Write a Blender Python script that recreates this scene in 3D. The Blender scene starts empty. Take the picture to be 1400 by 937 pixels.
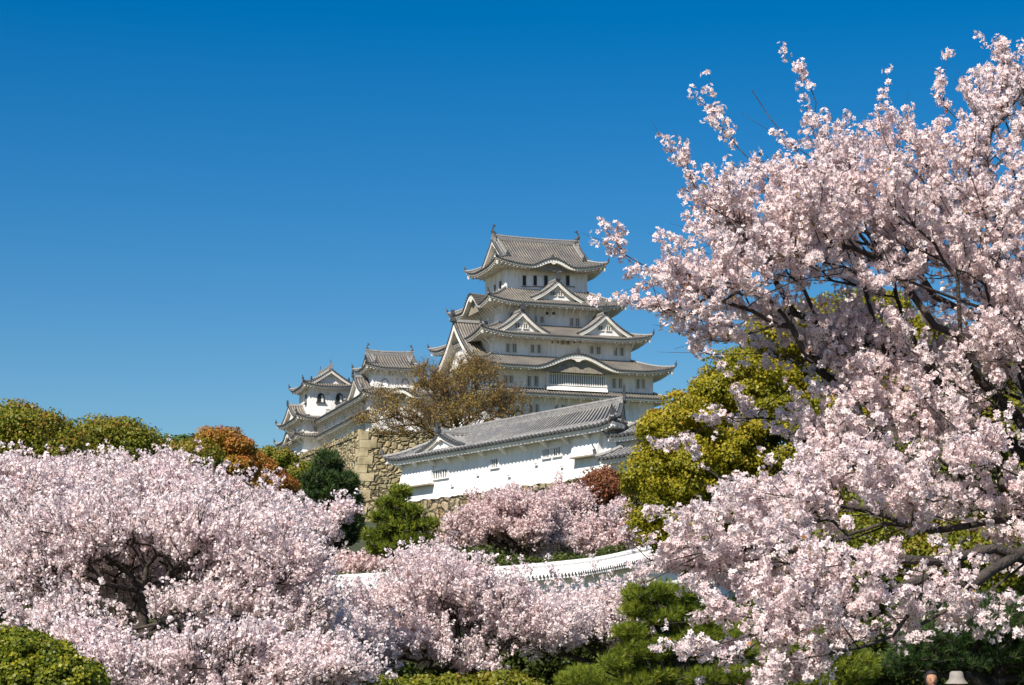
import bpy, math, random
import numpy as np
from mathutils import Vector, Matrix
R = np.random.default_rng(11)
rad = math.radians
C = bpy.context.scene
COL = C.collection
# ------------------------------------------------------------------ camera
F = 2900.0; YH = 930.0
TH = math.atan((YH-468.5)/F); CT, ST = math.cos(TH), math.sin(TH)
cam = bpy.data.cameras.new('camera'); camo = bpy.data.objects.new('camera', cam); COL.objects.link(camo)
cam.sensor_width = 36; cam.lens = 36*F/1400; cam.clip_start = .1; cam.clip_end = 6000
camo.location = (0, 0, 1.6); camo.rotation_euler = (math.pi/2+TH, 0, 0)
C.camera = camo
C.render.resolution_x = 1024; C.render.resolution_y = 685
# ------------------------------------------------------------------ light
SUN_EL, SUN_AZ = rad(46), rad(32)                 # sun behind the camera, to its left
sd = Vector((-math.sin(SUN_AZ)*math.cos(SUN_EL), -math.cos(SUN_AZ)*math.cos(SUN_EL), math.sin(SUN_EL)))
sl = bpy.data.lights.new('sun', 'SUN'); sl.energy = 5.0; sl.angle = rad(.5); sl.color = (1, .94, .85)
so = bpy.data.objects.new('sun', sl); COL.objects.link(so); so.rotation_euler = sd.to_track_quat('Z', 'Y').to_euler()
W = bpy.data.worlds.new('World'); C.world = W; W.use_nodes = True
nt = W.node_tree; bg = nt.nodes['Background']
sk = nt.nodes.new('ShaderNodeTexSky'); sk.sky_type = 'NISHITA'; sk.sun_disc = False
sk.sun_elevation = SUN_EL; sk.sun_rotation = math.pi+SUN_AZ
sk.altitude = 300; sk.air_density = 1.1; sk.dust_density = .6; sk.ozone_density = 3.0
hs = nt.nodes.new('ShaderNodeHueSaturation'); hs.inputs['Saturation'].default_value = 1.56; hs.inputs['Hue'].default_value = .504
nt.links.new(sk.outputs[0], hs.inputs['Color']); nt.links.new(hs.outputs[0], bg.inputs[0])
bg.inputs[1].default_value = .066
C.view_settings.view_transform = 'Standard'; C.view_settings.look = 'None'
C.view_settings.exposure = .58; C.view_settings.gamma = 1
C.cycles.max_bounces = 6; C.cycles.transparent_max_bounces = 4; C.cycles.transmission_bounces = 3

# ------------------------------------------------------------------ maths helpers
def P(px, py, D):
    a = (px-700)/F; b = (468.5-py)/F
    d = np.array([a, CT-b*ST, ST+b*CT])
    return np.array([0, 0, 1.6])+d*D/d[1]
def terrain(x, y):
    ys = [-400, 55, 72, 100, 118, 140, 160, 178, 200, 232, 260, 330, 420, 900, 3000]
    zs = [0, 0, 3.9, 4.2, 8, 10.5, 11, 14.5, 16, 17, 22, 22, 16, 0, -2]
    z = np.interp(y, ys, zs)
    fall = np.clip(1-(np.abs(x)-60)/120, 0, 1); fall = fall*fall*(3-2*fall)
    return z*fall
# ------------------------------------------------------------------ materials
MATS = {}
def newmat(name):
    m = bpy.data.materials.new(name); m.use_nodes = True; MATS[name] = m
    return m, m.node_tree, m.node_tree.nodes, m.node_tree.links, m.node_tree.nodes['Principled BSDF']
def ramp(n, stops):
    r = n.new('ShaderNodeValToRGB'); e = r.color_ramp.elements
    while len(e) < len(stops): e.new(.5)
    for k, (p, c) in zip(e, stops): k.position = p; k.color = (*c, 1)
    return r
def simple(name, c1, c2, scale=3, rough=.8, bump=.0, detail=6, bscale=None):
    m, t, n, l, b = newmat(name)
    tc = n.new('ShaderNodeTexCoord'); no = n.new('ShaderNodeTexNoise'); no.inputs['Scale'].default_value = scale
    no.inputs['Detail'].default_value = detail; l.new(tc.outputs['Object'], no.inputs['Vector'])
    r = ramp(n, [(.32, c1), (.68, c2)]); l.new(no.outputs[0], r.inputs[0]); l.new(r.outputs[0], b.inputs['Base Color'])
    b.inputs['Roughness'].default_value = rough
    if bump:
        n2 = n.new('ShaderNodeTexNoise'); n2.inputs['Scale'].default_value = bscale or scale*6; n2.inputs['Detail'].default_value = 4
        l.new(tc.outputs['Object'], n2.inputs['Vector'])
        bp = n.new('ShaderNodeBump'); bp.inputs['Strength'].default_value = bump; bp.inputs['Distance'].default_value = .05
        l.new(n2.outputs[0], bp.inputs['Height']); l.new(bp.outputs[0], b.inputs['Normal'])
    return m
def plaster(name, base, dirt, amount):
    m, t, n, l, b = newmat(name)
    tc = n.new('ShaderNodeTexCoord')
    mp = n.new('ShaderNodeMapping'); mp.inputs['Scale'].default_value = (1.6, 1.6, .25); l.new(tc.outputs['Object'], mp.inputs[0])
    a = n.new('ShaderNodeTexNoise'); a.inputs['Scale'].default_value = 1.4; a.inputs['Detail'].default_value = 8; a.inputs['Roughness'].default_value = .65
    l.new(mp.outputs[0], a.inputs['Vector'])
    a2 = n.new('ShaderNodeTexNoise'); a2.inputs['Scale'].default_value = .35; a2.inputs['Detail'].default_value = 5; l.new(tc.outputs['Object'], a2.inputs['Vector'])
    mu = n.new('ShaderNodeMath'); mu.operation = 'MULTIPLY'; l.new(a.outputs[0], mu.inputs[0]); l.new(a2.outputs[0], mu.inputs[1])
    r = ramp(n, [(.2, base), (.38, tuple(x*(1-amount)+y*amount for x, y in zip(base, dirt)))])
    l.new(mu.outputs[0], r.inputs[0]); l.new(r.outputs[0], b.inputs['Base Color']); b.inputs['Roughness'].default_value = .85
    return m
plaster('plaster', (.86, .83, .79), (.44, .38, .32), .5)
plaster('fresh_plaster', (.88, .865, .845), (.52, .48, .43), .38)
plaster('trim_plaster', (.80, .75, .67), (.45, .38, .30), .4)
def tilemat(name, a, b_, c):
    m, t, n, l, b = newmat(name)
    tc = n.new('ShaderNodeTexCoord')
    n1 = n.new('ShaderNodeTexNoise'); n1.inputs['Scale'].default_value = 3.5; n1.inputs['Detail'].default_value = 8; n1.inputs['Roughness'].default_value = .75
    l.new(tc.outputs['Object'], n1.inputs['Vector'])
    r = ramp(n, [(.3, a), (.5, b_), (.72, c)]); l.new(n1.outputs[0], r.inputs[0])
    n2 = n.new('ShaderNodeTexNoise'); n2.inputs['Scale'].default_value = .4; n2.inputs['Detail'].default_value = 4; l.new(tc.outputs['Object'], n2.inputs['Vector'])
    r2 = ramp(n, [(.35, (.72, .72, .74)), (.65, (1.12, 1.08, 1.0))]); l.new(n2.outputs[0], r2.inputs[0])
    mx = n.new('ShaderNodeMixRGB'); mx.blend_type = 'MULTIPLY'; mx.inputs[0].default_value = 1
    l.new(r.outputs[0], mx.inputs[1]); l.new(r2.outputs[0], mx.inputs[2]); l.new(mx.outputs[0], b.inputs['Base Color'])
    b.inputs['Roughness'].default_value = .6
    bp = n.new('ShaderNodeBump'); bp.inputs['Strength'].default_value = .5; bp.inputs['Distance'].default_value = .04
    l.new(n1.outputs[0], bp.inputs['Height']); l.new(bp.outputs[0], b.inputs['Normal'])
    return m
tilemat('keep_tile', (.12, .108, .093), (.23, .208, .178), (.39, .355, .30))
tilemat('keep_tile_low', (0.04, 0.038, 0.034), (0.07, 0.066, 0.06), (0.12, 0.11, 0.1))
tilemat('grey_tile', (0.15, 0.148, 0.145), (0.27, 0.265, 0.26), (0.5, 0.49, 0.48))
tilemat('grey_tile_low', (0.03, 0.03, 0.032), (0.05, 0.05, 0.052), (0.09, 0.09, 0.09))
tilemat('rib_side_shade', (0.055, 0.053, 0.05), (0.09, 0.087, 0.081), (0.17, 0.162, 0.15))  # darker tile tone for rib flanks, shade put into the colour
simple('tile_end', (.035, .035, .038), (.10, .10, .10), 5, .6)
simple('ornament_tile', (.03, .032, .035), (.085, .085, .085), 6, .55)
simple('ridge_tile', (.14, .135, .13), (.30, .285, .265), 6, .65, .3)
simple('window_dark', (.012, .012, .013), (.03, .028, .026), 3, .5)
simple('timber', (.20, .17, .13), (.34, .29, .22), 2, .8)
simple('white_tile', (.62, .61, .60), (.82, .81, .79), 5, .7, .4)
simple('bark', (.022, .016, .013), (.085, .065, .052), 9, .9, .6)
simple('twig_brown', (.07, .045, .02), (.16, .11, .05), 3, .9)
simple('bark_grey', (.05, .038, .03), (.16, .125, .10), 7, .9, .6)
simple('grass_ground', (.025, .035, .01), (.06, .06, .022), .8, .95, .4)
def stonemat(name, cols, scale, gap):
    m, t, n, l, b = newmat(name)
    tc = n.new('ShaderNodeTexCoord')
    mp = n.new('ShaderNodeMapping'); mp.inputs['Scale'].default_value = (scale*.72, scale*.72, scale); l.new(tc.outputs['Object'], mp.inputs[0])
    dn = n.new('ShaderNodeTexNoise'); dn.inputs['Scale'].default_value = .9; dn.inputs['Detail'].default_value = 3; l.new(mp.outputs[0], dn.inputs['Vector'])
    ad = n.new('ShaderNodeMixRGB'); ad.blend_type = 'ADD'; ad.inputs[0].default_value = 1.1; l.new(mp.outputs[0], ad.inputs[1]); l.new(dn.outputs[1], ad.inputs[2])
    vo = n.new('ShaderNodeTexVoronoi'); vo.inputs['Scale'].default_value = 1; l.new(ad.outputs[0], vo.inputs['Vector'])
    ve = n.new('ShaderNodeTexVoronoi'); ve.feature = 'DISTANCE_TO_EDGE'; ve.inputs['Scale'].default_value = 1; l.new(ad.outputs[0], ve.inputs['Vector'])
    sep = n.new('ShaderNodeSeparateColor'); l.new(vo.outputs['Color'], sep.inputs[0])
    r = ramp(n, cols); l.new(sep.outputs[0], r.inputs[0])
    fine = n.new('ShaderNodeTexNoise'); fine.inputs['Scale'].default_value = 6; fine.inputs['Detail'].default_value = 6; l.new(mp.outputs[0], fine.inputs['Vector'])
    rf = ramp(n, [(.3, (.55, .55, .55)), (.7, (1.15, 1.12, 1.1))]); l.new(fine.outputs[0], rf.inputs[0])
    mx = n.new('ShaderNodeMixRGB'); mx.blend_type = 'MULTIPLY'; mx.inputs[0].default_value = .8; l.new(r.outputs[0], mx.inputs[1]); l.new(rf.outputs[0], mx.inputs[2])
    ge = ramp(n, [(0, (.04, .033, .02)), (gap, (1, 1, 1))]); l.new(ve.outputs['Distance'], ge.inputs[0])
    m2 = n.new('ShaderNodeMixRGB'); m2.blend_type = 'MULTIPLY'; m2.inputs[0].default_value = 1; l.new(mx.outputs[0], m2.inputs[1]); l.new(ge.outputs[0], m2.inputs[2])
    big = n.new('ShaderNodeTexNoise'); big.inputs['Scale'].default_value = .22; big.inputs['Detail'].default_value = 6; l.new(tc.outputs['Object'], big.inputs['Vector'])
    rb = ramp(n, [(.35, (.62, .66, .58)), (.52, (1, 1, 1)), (.7, (1.12, 1.02, .88))]); l.new(big.outputs[0], rb.inputs[0])
    m3 = n.new('ShaderNodeMixRGB'); m3.blend_type = 'MULTIPLY'; m3.inputs[0].default_value = 1; l.new(m2.outputs[0], m3.inputs[1]); l.new(rb.outputs[0], m3.inputs[2])
    l.new(m3.outputs[0], b.inputs['Base Color']); b.inputs['Roughness'].default_value = .92
    hr = ramp(n, [(0, (0, 0, 0)), (.22, (1, 1, 1))]); l.new(ve.outputs['Distance'], hr.inputs[0])
    hm = n.new('ShaderNodeMixRGB'); hm.inputs[0].default_value = .3; l.new(hr.outputs[0], hm.inputs[1]); l.new(fine.outputs[0], hm.inputs[2])
    bp = n.new('ShaderNodeBump'); bp.inputs['Strength'].default_value = 1; bp.inputs['Distance'].default_value = .35
    l.new(hm.outputs[0], bp.inputs['Height']); l.new(bp.outputs[0], b.inputs['Normal'])
    return m
STC = [(0, (.26, .21, .11)), (.3, (.40, .325, .17)), (.55, (.50, .415, .24)), (.8, (.34, .29, .17)), (1, (.58, .49, .31))]
stonemat('rampart_stone', STC, 1.75, .07)
stonemat('base_stone', [(0, (.25, .17, .08)), (.35, (.36, .27, .15)), (.6, (.42, .35, .23)), (.85, (.30, .24, .15)), (1, (.47, .38, .26))], 1.5, .08)
def corner_mat():
    m, t, n, l, b = newmat('corner_stone')
    tc = n.new('ShaderNodeTexCoord'); oi = n.new('ShaderNodeTexNoise'); oi.inputs['Scale'].default_value = 1.2; oi.inputs['Detail'].default_value = 8
    l.new(tc.outputs['Object'], oi.inputs['Vector'])
    r = ramp(n, [(.25, (.18, .145, .075)), (.5, (.38, .31, .18)), (.75, (.52, .44, .27))]); l.new(oi.outputs[0], r.inputs[0]); l.new(r.outputs[0], b.inputs['Base Color'])
    b.inputs['Roughness'].default_value = .9
corner_mat()
def leafmat(name, stops, trans=.35, rough=.6, attr='rnd'):
    m, t, n, l, b = newmat(name)
    at = n.new('ShaderNodeAttribute'); at.attribute_name = attr
    r = ramp(n, stops); l.new(at.outputs['Fac'], r.inputs[0])
    l.new(r.outputs[0], b.inputs['Base Color']); b.inputs['Roughness'].default_value = rough
    b.inputs['Specular IOR Level'].default_value = .25
    tr = n.new('ShaderNodeBsdfTranslucent'); l.new(r.outputs[0], tr.inputs[0])
    mx = n.new('ShaderNodeMixShader'); mx.inputs[0].default_value = trans
    l.new(b.outputs[0], mx.inputs[1]); l.new(tr.outputs[0], mx.inputs[2]); l.new(mx.outputs[0], n['Material Output'].inputs[0])
    return m
leafmat('blossom', [(0, (.62, .38, .39)), (.18, (.81, .62, .61)), (.5, (.91, .775, .76)), (1, (.96, .88, .865))], .42, .7)
leafmat('blossom_pale', [(0, (.70, .48, .48)), (.3, (.87, .73, .71)), (1, (.96, .88, .865))], .42, .7)
leafmat('blossom_mauve', [(0, (.52, .33, .33)), (.4, (.78, .60, .58)), (1, (.90, .77, .74))], .38, .7)
leafmat('calyx', [(0, (.20, .05, .05)), (.6, (.30, .10, .08)), (1, (.25, .22, .05))], .1, .7)
leafmat('camphor_leaf', [(0, (.07, .095, .008)), (.4, (.19, .19, .012)), (.72, (.33, .28, .018)), (.92, (.46, .34, .03)), (1, (.42, .20, .03))], .32, .45)
leafmat('camphor_leaf_green', [(0, (.05, .08, .012)), (.5, (.13, .155, .015)), (.88, (.23, .215, .02)), (1, (.30, .15, .03))], .3, .45)
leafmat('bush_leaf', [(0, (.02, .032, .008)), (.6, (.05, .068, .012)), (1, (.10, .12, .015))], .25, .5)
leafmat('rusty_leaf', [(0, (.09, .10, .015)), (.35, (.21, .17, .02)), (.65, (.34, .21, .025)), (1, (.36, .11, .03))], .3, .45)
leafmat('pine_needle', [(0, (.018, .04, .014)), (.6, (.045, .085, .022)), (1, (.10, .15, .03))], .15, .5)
leafmat('garden_pine_needle', [(0, (.05, .085, .015)), (.5, (.16, .21, .02)), (1, (.34, .36, .04))], .3, .5)
leafmat('bare_bud', [(0, (.20, .115, .03)), (.5, (.42, .27, .065)), (1, (.58, .43, .12))], .45, .7)
leafmat('red_leaf', [(0, (.09, .03, .02)), (.5, (.20, .07, .035)), (1, (.32, .14, .06))], .3, .6)
leafmat('hedge_leaf', [(0, (.04, .07, .008)), (.6, (.12, .15, .012)), (.85, (.24, .24, .02)), (1, (.42, .36, .02))], .3, .45)
# ------------------------------------------------------------------ mesh builder
class MB:
    def __init__(s): s.v = []; s.f = []; s.n = 0
    def add(s, vs, fs):
        s.v.extend([tuple(p) for p in vs]); s.f.extend([tuple(i+s.n for i in f) for f in fs]); s.n += len(vs); return s
    def box(s, x0, x1, y0, y1, z0, z1):
        return s.add([(x0,y0,z0),(x1,y0,z0),(x1,y1,z0),(x0,y1,z0),(x0,y0,z1),(x1,y0,z1),(x1,y1,z1),(x0,y1,z1)],
                     [(0,3,2,1),(4,5,6,7),(0,1,5,4),(1,2,6,5),(2,3,7,6),(3,0,4,7)])
    def bar(s, a, b, w, h, up=(0,0,1)):
        a = Vector(a); b = Vector(b); d = (b-a).normalized(); sx = d.cross(Vector(up))
        if sx.length < 1e-4: sx = d.cross(Vector((0,1,0)))
        sx.normalize(); uz = sx.cross(d); vs = []
        for p in (a, b):
            for i, j in ((-1,-1),(1,-1),(1,1),(-1,1)): vs.append(p+sx*w/2*i+uz*h/2*j)
        return s.add(vs, [(0,1,2,3),(7,6,5,4),(0,4,5,1),(1,5,6,2),(2,6,7,3),(3,7,4,0)])
    def tube(s, pts, rs, n=6, cap=True, flat=1.0):
        pts = [Vector(p) for p in pts]; vs = []; fs = []
        for i, p in enumerate(pts):
            d = (pts[min(i+1,len(pts)-1)]-pts[max(i-1,0)]).normalized()
            sx = d.cross(Vector((0,0,1)))
            if sx.length < 1e-3: sx = Vector((1,0,0))
            sx.normalize(); uz = sx.cross(d).normalized(); r = rs[i] if hasattr(rs,'__len__') else rs
            for k in range(n):
                a = 2*math.pi*k/n; vs.append(p+sx*math.cos(a)*r*flat+uz*math.sin(a)*r)
        for i in range(len(pts)-1):
            for k in range(n): fs.append((i*n+k, i*n+(k+1)%n, (i+1)*n+(k+1)%n, (i+1)*n+k))
        if cap: fs.append(tuple(range(n-1,-1,-1))); fs.append(tuple((len(pts)-1)*n+k for k in range(n)))
        return s.add(vs, fs)
    def strip(s, A, B):
        n = len(A); return s.add(list(A)+list(B), [(i, i+1, n+i+1, n+i) for i in range(n-1)])
    def prism(s, poly, d):
        n = len(poly); d = Vector(d); a = [Vector(p) for p in poly]
        return s.add(a+[p+d for p in a], [tuple(range(n)), tuple(range(2*n-1, n-1, -1))]+[(i,(i+1)%n,n+(i+1)%n,n+i) for i in range(n)])
    def build(s, name, mat, parent=None, smooth=False, M=None):
        me = bpy.data.meshes.new(name)
        vs = s.v if M is None else [tuple(M@Vector(p)) for p in s.v]
        me.from_pydata(vs, [], s.f); me.update()
        me.materials.append(MATS[mat])
        if smooth: me.shade_smooth()
        o = bpy.data.objects.new(name, me); COL.objects.link(o)
        if parent: o.parent = parent
        return o
def npmesh(name, V, faces, mat, parent=None, rnd=None, smooth=False, mats=None, midx=None):
    """V (n,3); faces (m,k) constant k"""
    me = bpy.data.meshes.new(name); k = faces.shape[1]; m = len(faces)
    me.vertices.add(len(V)); me.vertices.foreach_set('co', V.astype(np.float32).ravel())
    me.loops.add(m*k); me.loops.foreach_set('vertex_index', faces.astype(np.int32).ravel())
    me.polygons.add(m); me.polygons.foreach_set('loop_start', (np.arange(m)*k).astype(np.int32))
    if rnd is not None:
        a = me.attributes.new('rnd', 'FLOAT', 'POINT'); a.data.foreach_set('value', rnd.astype(np.float32))
    for mm in (mats or [mat]): me.materials.append(MATS[mm])
    if midx is not None: me.polygons.foreach_set('material_index', midx.astype(np.int32))
    me.update(calc_edges=True)
    if smooth: me.shade_smooth()
    o = bpy.data.objects.new(name, me); COL.objects.link(o)
    if parent: o.parent = parent
    return o
def empty(name, loc, rz=0, label=None, cat=None, group=None):
    o = bpy.data.objects.new(name, None); COL.objects.link(o); o.location = tuple(float(q) for q in loc); o.rotation_euler = (0,0,rz)
    o.empty_display_size = .2
    if label: o['label'] = label; o['category'] = cat
    if group: o['group'] = group
    return o
def struct(o): o['kind'] = 'structure'; return o

class Frame:                                             # a building's own axes; loc() says where a sight line meets one of its walls
    def __init__(s, O, ang):
        s.O = np.array([O[0], O[1], 0.]); s.a = ang; c, n = math.cos(ang), math.sin(ang)
        s.u = np.array([c, n, 0]); s.v = np.array([-n, c, 0])
    def w(s, x, y, z=0): return s.O+s.u*x+s.v*y+np.array([0,0,z])
    def loc(s, px, py, y=None, x=None):
        c0 = np.array([0,0,1.6]); d = P(px, py, 1.)-c0; ax, val = (s.v, y) if y is not None else (s.u, x)
        t = (val-(c0-s.O)@ax)/(d@ax); q = c0+d*t-s.O
        return float(q@s.u), float(q@s.v), float(q[2])

# ------------------------------------------------------------------ japanese roofs
def bell(s):
    s = abs(s)
    return 0 if s >= 1 else (.5*(1+math.cos(math.pi*s)))**.85
class Roof:
    """rect X0..X1,Y0..Y1 of the eave; D inward depth per side (f,b,l,r); H rise; tmax per side"""
    def __init__(s, X0, X1, Y0, Y1, D, H, z0, lift=.7, nR=.8, tmax=None, pw=1.22, bumps=None):
        s.X0,s.X1,s.Y0,s.Y1,s.D,s.H,s.z0,s.L,s.nR,s.pw = X0,X1,Y0,Y1,D,H,z0,lift,nR,pw
        s.tmax = tmax or dict(f=1,b=1,l=1,r=1); s.bumps = bumps or {}
    def n(s, side, c):
        if side in 'fb': return min((c-s.X0)/s.D['l'], (s.X1-c)/s.D['r'])
        return min((c-s.Y0)/s.D['f'], (s.Y1-c)/s.D['b'])
    def tend(s, side, c):
        if side in 'fb':
            a = (c-s.X0)/s.D['l']; b = (s.X1-c)/s.D['r']
            ta = a if a < s.tmax['l'] else 9; tb = b if b < s.tmax['r'] else 9
        else:
            a = (c-s.Y0)/s.D['f']; b = (s.Y1-c)/s.D['b']; ta = a; tb = b
        return max(.0, min(s.tmax[side], ta, tb))
    def z(s, side, c, t):
        n = max(s.n(side, c), t)
        base = s.z0+s.H*(.9*t**s.pw+.1*t)+s.L*max(0, 1-n/s.nR)**2*max(0, 1-t)
        for (bc, hw, h) in s.bumps.get(side, []):
            k = bell((c-bc)/hw)
            if k > 0: base = max(base, s.z0+h*k-.25*t)
        return base
    def pt(s, side, c, t, dz=0, out=0):
        z = s.z(side, c, max(t,0))+dz
        if side == 'f': return (c, s.Y0+t*s.D['f']-out, z)
        if side == 'b': return (c, s.Y1-t*s.D['b']+out, z)
        if side == 'l': return (s.X0+t*s.D['l']-out, c, z)
        return (s.X1-t*s.D['r']+out, c, z)
    def rng(s, side): return (s.X0, s.X1) if side in 'fb' else (s.Y0, s.Y1)
    def build(s, parent, tile='keep_tile', sides='flrb', sp=.42, th=.42, rafter=.62, over=2.4, rise=.3, low=None, trim='trim_plaster', endr=.12, name='roof', ribr=.12, hips=True):
        sheet = MB(); ribs = MB(); ends = MB(); fas = MB(); raf = MB(); NT = 7
        for side in sides:
            a, b = s.rng(side); n = max(2, int(round((b-a)/sp))); cs = [a+(b-a)*i/n for i in range(n+1)]
            cols = []
            for c in cs:
                te = s.tend(side, c); cols.append([s.pt(side, c, te*j/NT) for j in range(NT+1)])
            for i in range(n):
                q = cols[i]+cols[i+1]; sheet.add(q, [(j, NT+1+j, NT+2+j, j+1) for j in range(NT)])
            ax = Vector((1,0,0)) if side in 'fb' else Vector((0,1,0))
            outv = {'f':(0,-1,0),'b':(0,1,0),'l':(-1,0,0),'r':(1,0,0)}[side]
            for i in range(n):
                c = (cs[i]+cs[i+1])/2; te = s.tend(side, c)
                if te < .04: continue
                pts = [Vector(s.pt(side, c, te*j/NT if j else -.05/s.D[side])) for j in range(NT+1)]
                vs = []; fs = []; r = ribr
                for p in pts:
                    for o_, h in ((-r,-.02),(-r*.72,r*.72),(0,r),(r*.72,r*.72),(r,-.02)): vs.append(p+ax*o_+Vector((0,0,h)))
                for j in range(NT):
                    for k in range(4): fs.append((j*5+k, j*5+k+1, j*5+k+6, j*5+k+5))
                fs.append((0,1,2,3,4)); ribs.add(vs, fs)
                p = pts[0]; o = Vector(outv); vs = []
                for q in (0, .05):
                    for k in range(6):
                        an = math.pi*k/3; vs.append(p+o*(.02+q)+ax*math.cos(an)*endr+Vector((0,0,.03+math.sin(an)*endr)))
                ends.add(vs, [(0,1,2,3,4,5),(11,10,9,8,7,6)]+[(k,(k+1)%6,6+(k+1)%6,6+k) for k in range(6)])
            # dark tile edge, plaster band, soffit
            def line(dz, out): return [Vector(s.pt(side, c, 0, dz, out)) for c in cs]
            ends.strip(line(0, 0), line(-.10, 0)); ends.strip(line(-.10, 0), line(-.10, -.12))
            def thick(c):
                v = 0
                for (bc, hw, h) in s.bumps.get(side, []):
                    v = max(v, min(1, 1.6*bell((c-bc)/(hw*1.25))))
                return v*.35
            A = [Vector(s.pt(side, c, 0, -.10, -.12)) for c in cs]; B = [Vector(s.pt(side, c, 0, -.10-th*.55-thick(c), -.12)) for c in cs]
            fas.strip(A, B)
            B2 = [Vector(s.pt(side, c, 0, -.10-th*.55-thick(c), -.5)) for c in cs]; fas.strip(B, B2)
            dd = s.D[side]; q = over/dd; vs2 = []
            for c in cs:
                x0, x1 = s.rng(side); cc = min(max(c, x0+over), x1-over)
                p = Vector(s.pt(side, cc, 0)); k = min(1, max(0, 1-s.n(side, c)/s.nR))
                e = {'f':(cc,s.Y0+over+.05),'b':(cc,s.Y1-over-.05),'l':(s.X0+over+.05,cc),'r':(s.X1-over-.05,cc)}[side]
                bz = 0
                for (bc, hw, h) in s.bumps.get(side, []): bz = max(bz, h*bell((c-bc)/hw)*.8)
                vs2.append(Vector((e[0], e[1], s.z0-.10-th+rise+bz)))
            B3 = [Vector(s.pt(side, c, 0, -.10-th*.75-thick(c), -.5)) for c in cs]
            fas.strip(B2, B3); fas.strip(B3, vs2)
            m = int((b-a)/rafter)
            for i in range(m):
                c = a+(b-a)*(i+.5)/m
                if any(abs(c-bc) < hw*.85 for (bc, hw, h) in s.bumps.get(side, [])): continue
                x0, x1 = s.rng(side)
                p0 = Vector(s.pt(side, c, 0, -.10-th*.9, -.22)); cc = min(max(c, x0+over*.9), x1-over*.9)
                e = {'f':(cc,s.Y0+over),'b':(cc,s.Y1-over),'l':(s.X0+over,cc),'r':(s.X1-over,cc)}[side]
                if abs(cc-c) > .01:                        # corner rafters stay parallel and stop at the hip
                    ext = max(.3, min(c-x0, x1-c)); e = {'f':(c,s.Y0+ext),'b':(c,s.Y1-ext),'l':(s.X0+ext,c),'r':(s.X1-ext,c)}[side]
                p1 = Vector((e[0], e[1], s.z0-.10-th*.95+rise))
                raf.bar(p0, p1, .2, .2)
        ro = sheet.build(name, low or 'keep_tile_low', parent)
        for side, bl in s.bumps.items():                  # panel closing the curved gable
            if side not in sides: continue
            for (bc, hw, h) in bl:
                q = np.linspace(bc-hw, bc+hw, 25); pn_ = MB()
                up = [Vector(s.pt(side, c, 0, -.14, -.75)) for c in q]; lo = [Vector((p.x, p.y, s.z0-.62)) for p in up]
                pn_.strip(up, lo); pn_.build('arch_panel', 'timber', ro)
                g = MB(); o = Vector({'f':(0,-1,0),'b':(0,1,0),'l':(-1,0,0),'r':(1,0,0)}[side]); a_ = Vector((0,0,1)).cross(o)
                m_ = Vector(s.pt(side, bc, 0, -.55, -.35)); gs = h*.42
                g.prism([m_+a_*x*gs*1.3+Vector((0,0,z*gs)) for x, z in ((0,.1),(.4,-.1),(.95,-.35),(.5,-.45),(.2,-.75),(-.2,-.75),(-.5,-.45),(-.95,-.35),(-.4,-.1))], o*.2)
                g.build('gable_pendant', trim, ro)
        rb_ = ribs.build('tile_ribs', tile, ro); rb_.data.materials.append(MATS['rib_side_shade']); q_ = np.array([0 if (i % (NT*4+1)) == NT*4 or (i % (NT*4+1)) % 4 in (1, 2) else 1 for i in range(len(rb_.data.polygons))], dtype=np.int32); rb_.data.polygons.foreach_set('material_index', q_); ends.build('tile_ends', 'tile_end', ro)  # outer rib facets painted darker than the tops to deepen their shading
        fas.build('eave_board', trim, ro); raf.build('rafters', trim, ro)
        if hips:
            for (sd_, corner) in (('f','l'),('f','r'),('b','l'),('b','r')):
                if sd_ not in sides or corner not in sides: continue
                tm = min(s.tmax[corner], s.tmax[sd_]); pts = []
                for j in range(9):
                    t = tm*j/8; x = s.X0+t*s.D['l'] if corner == 'l' else s.X1-t*s.D['r']
                    p = Vector(s.pt(sd_, x, t, .14)); pts.append(p)
                d = (pts[0]-pts[1]); d.z = 0; d.normalize()
                mb = MB(); mb.tube([pts[0]+d*.25+Vector((0,0,.12))]+pts, [.15]+[.2]*9, 6)
                h = mb.build('hip_ridge', 'ridge_tile', ro)
                ob = MB(); p = pts[0]+d*.12; ob.bar(p+Vector((0,0,.0)), p+Vector((0,0,.5))+d*.1, .3, .22); ob.bar(p+Vector((0,0,.45)), p+Vector((0,0,.85))+d*.25, .1, .1)
                ob.build('ridge_end_tile', 'ornament_tile', ro)
        return ro
def finial(parent, p, s=1.0, out=(0,-1,0)):
    """onigawara: gable shaped end tile with horns"""
    mb = MB(); o = Vector(out); ax = o.cross(Vector((0,0,1))); p = Vector(p)
    pr = [(-.34,0),(.34,0),(.26,.35),(.34,.62),(.12,.6),(.07,1.0),(-.07,1.0),(-.12,.6),(-.34,.62),(-.26,.35)]
    mb.prism([p+ax*a*s+Vector((0,0,b*s))+o*.15*s for a, b in pr], -o*.3*s)
    return mb.build('ridge_end_tile', 'ornament_tile', parent)
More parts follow.
